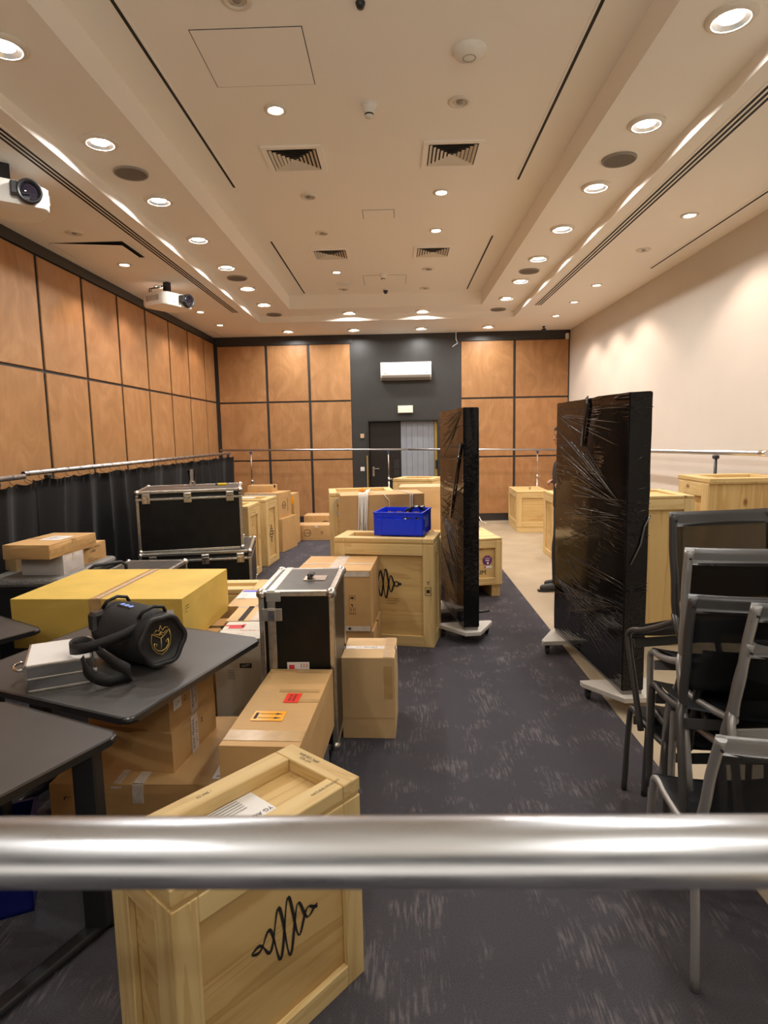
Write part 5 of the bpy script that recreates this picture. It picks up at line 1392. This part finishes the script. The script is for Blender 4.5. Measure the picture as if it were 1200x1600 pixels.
# local frame: x forward (walking direction), y to the person's left, z up
P_ = thing('person', 'person in black clothes and dark shoes standing mostly hidden behind the right wrapped board', 'person', (1.90, 7.05, 0), 180)
V = []; Ed = []
def add(p, r, par=None):
    V.append((p, r)); i = len(V)-1
    if par is not None: Ed.append((par, i))
    return i
pel = add((0, 0, .98), (.085, .115))
sp1 = add((.0, 0, 1.16), (.095, .125), pel); ch = add((.0, 0, 1.36), (.11, .165), sp1); nk0 = add((.0, 0, 1.52), (.07, .085), ch); nk = add((.012, 0, 1.58), .054, nk0)
hd0 = add((.03, 0, 1.655), (.082, .072), nk); hd1 = add((.03, 0, 1.745), (.108, .088), hd0); hd2 = add((.012, 0, 1.83), (.095, .08), hd1)
hands = []
for s in (-1, 1):
    sh = add((-.005, s*.17, 1.44), .055, ch); 
    el = add((-.10 if s < 0 else -.08, s*.235, 1.20), .046, sh)
    wr = add((.10 if s > 0 else .13, s*.20, 1.20 if s > 0 else 1.16), .03, el) if False else add((.03, s*.20, 1.225), .031, el)
    pm = add((.085, s*.185, 1.24), (.030, .042), wr); 
    for k in range(4):
        dy = -.03+.02*k
        f1 = add((.125, s*.185+dy, 1.24-.003*k), .0095, pm); f2 = add((.150-.004*abs(k-1), s*.185+dy, 1.218), .009, f1); add((.138, s*.185+dy*.9, 1.192), .008, f2)
    th1 = add((.09, s*.185-s*.045, 1.252), .0115, pm); add((.125, s*.185-s*.055, 1.248), .0095, th1)
for s in (-1, 1):
    hp = add((.03*(s > 0), s*.095, .92), .066, pel); kn = add((.095 if s > 0 else .03, s*.10, .50), .058, hp)
    an = add((-.01+.09*(s > 0), s*.10, .10), .040, kn); add((.02+.10*(s > 0), s*.10, .045), .035, an); add((.12+.10*(s > 0), s*.105, .035), .03, len(V)-1)
body = skin_body('body', V, Ed, SKIN, P_)
# face details
b = MB()
b.lathe([(.001, -.02), (.012, -.012), (.016, .0), (.006, .03), (.001, .04)], 12, mat=Matrix.Translation((.122, 0, 1.728)) @ Matrix.Rotation(R(-12), 4, 'Y'), cap=False); b.done('nose', SKIN, P_)
for s in (-1, 1):
    MB().lathe([(.001, -.008), (.006, -.004), (.008, 0), (.006, .004), (.001, .008)], 12, mat=Matrix.Translation((.113, s*.034, 1.752)), cap=False).done('eye', INK, P_)
    MB().lathe([(.001, -.012), (.018, -.006), (.026, .0), (.018, .006), (.001, .012)], 14, mat=Matrix.Translation((.015, s*.090, 1.735)) @ Matrix.Rotation(R(90), 4, 'X'), cap=False).done('ear', SKIN, P_)
    b = MB(); b.tube([(.116, s*.015, 1.775), (.114, s*.032, 1.78), (.100, s*.050, 1.774)], .004, 8); b.done('eyebrow', HAIRM, P_)
b = MB(); b.tube([(.102, -.026, 1.680), (.113, 0, 1.683), (.102, .026, 1.680)], .006, 8); b.done('mouth', plain('lips', (.30, .12, .09), .5), P_)
def hairf(u, v):
    a = 2*PI*u; el_ = PI/2*v
    rx, ry, rz_ = .118, .100, .112
    lo = -.02 if math.cos(a) < .3 else .045
    return (.012+rx*math.cos(a)*math.cos(el_), ry*math.sin(a)*math.cos(el_), 1.775+lo*(1-v)+rz_*math.sin(el_)*.95)
MB().grid(hairf, 28, 8, thick=.006).done('hair', HAIRM, P_)
V = []; Ed = []
a0 = add((0, 0, .90), (.135, .17)); a05 = add((0, 0, 1.0), (.135, .172), a0); a1 = add((0, 0, 1.16), (.125, .165), a05); a2 = add((0, 0, 1.36), (.138, .195), a1); add((0, 0, 1.50), (.10, .13), a2)
for s in (-1, 1):
    q0 = add((0, s*.10, 1.43), .115, a2); q = add((-.005, s*.175, 1.44), .092, q0); q2 = add((-.035, s*.21, 1.34), .078, q); add((-.06, s*.226, 1.27), .072, q2)
skin_body('shirt', V, Ed, CLOTH, P_)
V = []; Ed = []
t0 = add((0, 0, 1.04), (.115, .15)); a0 = add((0, 0, .95), (.13, .17), t0)
for s in (-1, 1):
    q = add((.03*(s > 0), s*.095, .84), .098, a0); k = add((.095 if s > 0 else .03, s*.10, .50), .075, q); add((.0+.09*(s > 0), s*.10, .10), .062, k); add((.0+.09*(s > 0), s*.10, .055), .060, len(V)-1)
skin_body('trousers', V, Ed, CLOTH, P_)
for s in (-1, 1):
    ox = .10*(s > 0)
    V = []; Ed = []
    c = add((ox-.01, s*.10, .065), (.046, .046)); add((ox-.045, s*.10, .048), .04, c); m_ = add((ox+.07, s*.102, .05), (.042, .045), c); add((ox+.15, s*.108, .04), (.034, .044), m_); add((ox+.195, s*.108, .036), (.026, .034), len(V)-1)
    sh_ = skin_body('shoe', V, Ed, SHOEM, P_)
    poly = [(ox-.085, s*.10-.035), (ox+.05, s*.10-.042), (ox+.15, s*.108-.047), (ox+.215, s*.108-.025), (ox+.215, s*.108+.025), (ox+.15, s*.108+.047), (ox+.05, s*.10+.042), (ox-.085, s*.10+.035)]
    MB().prism(poly, 0, .022, bev=.004).done('sole', RUBBER, sh_)
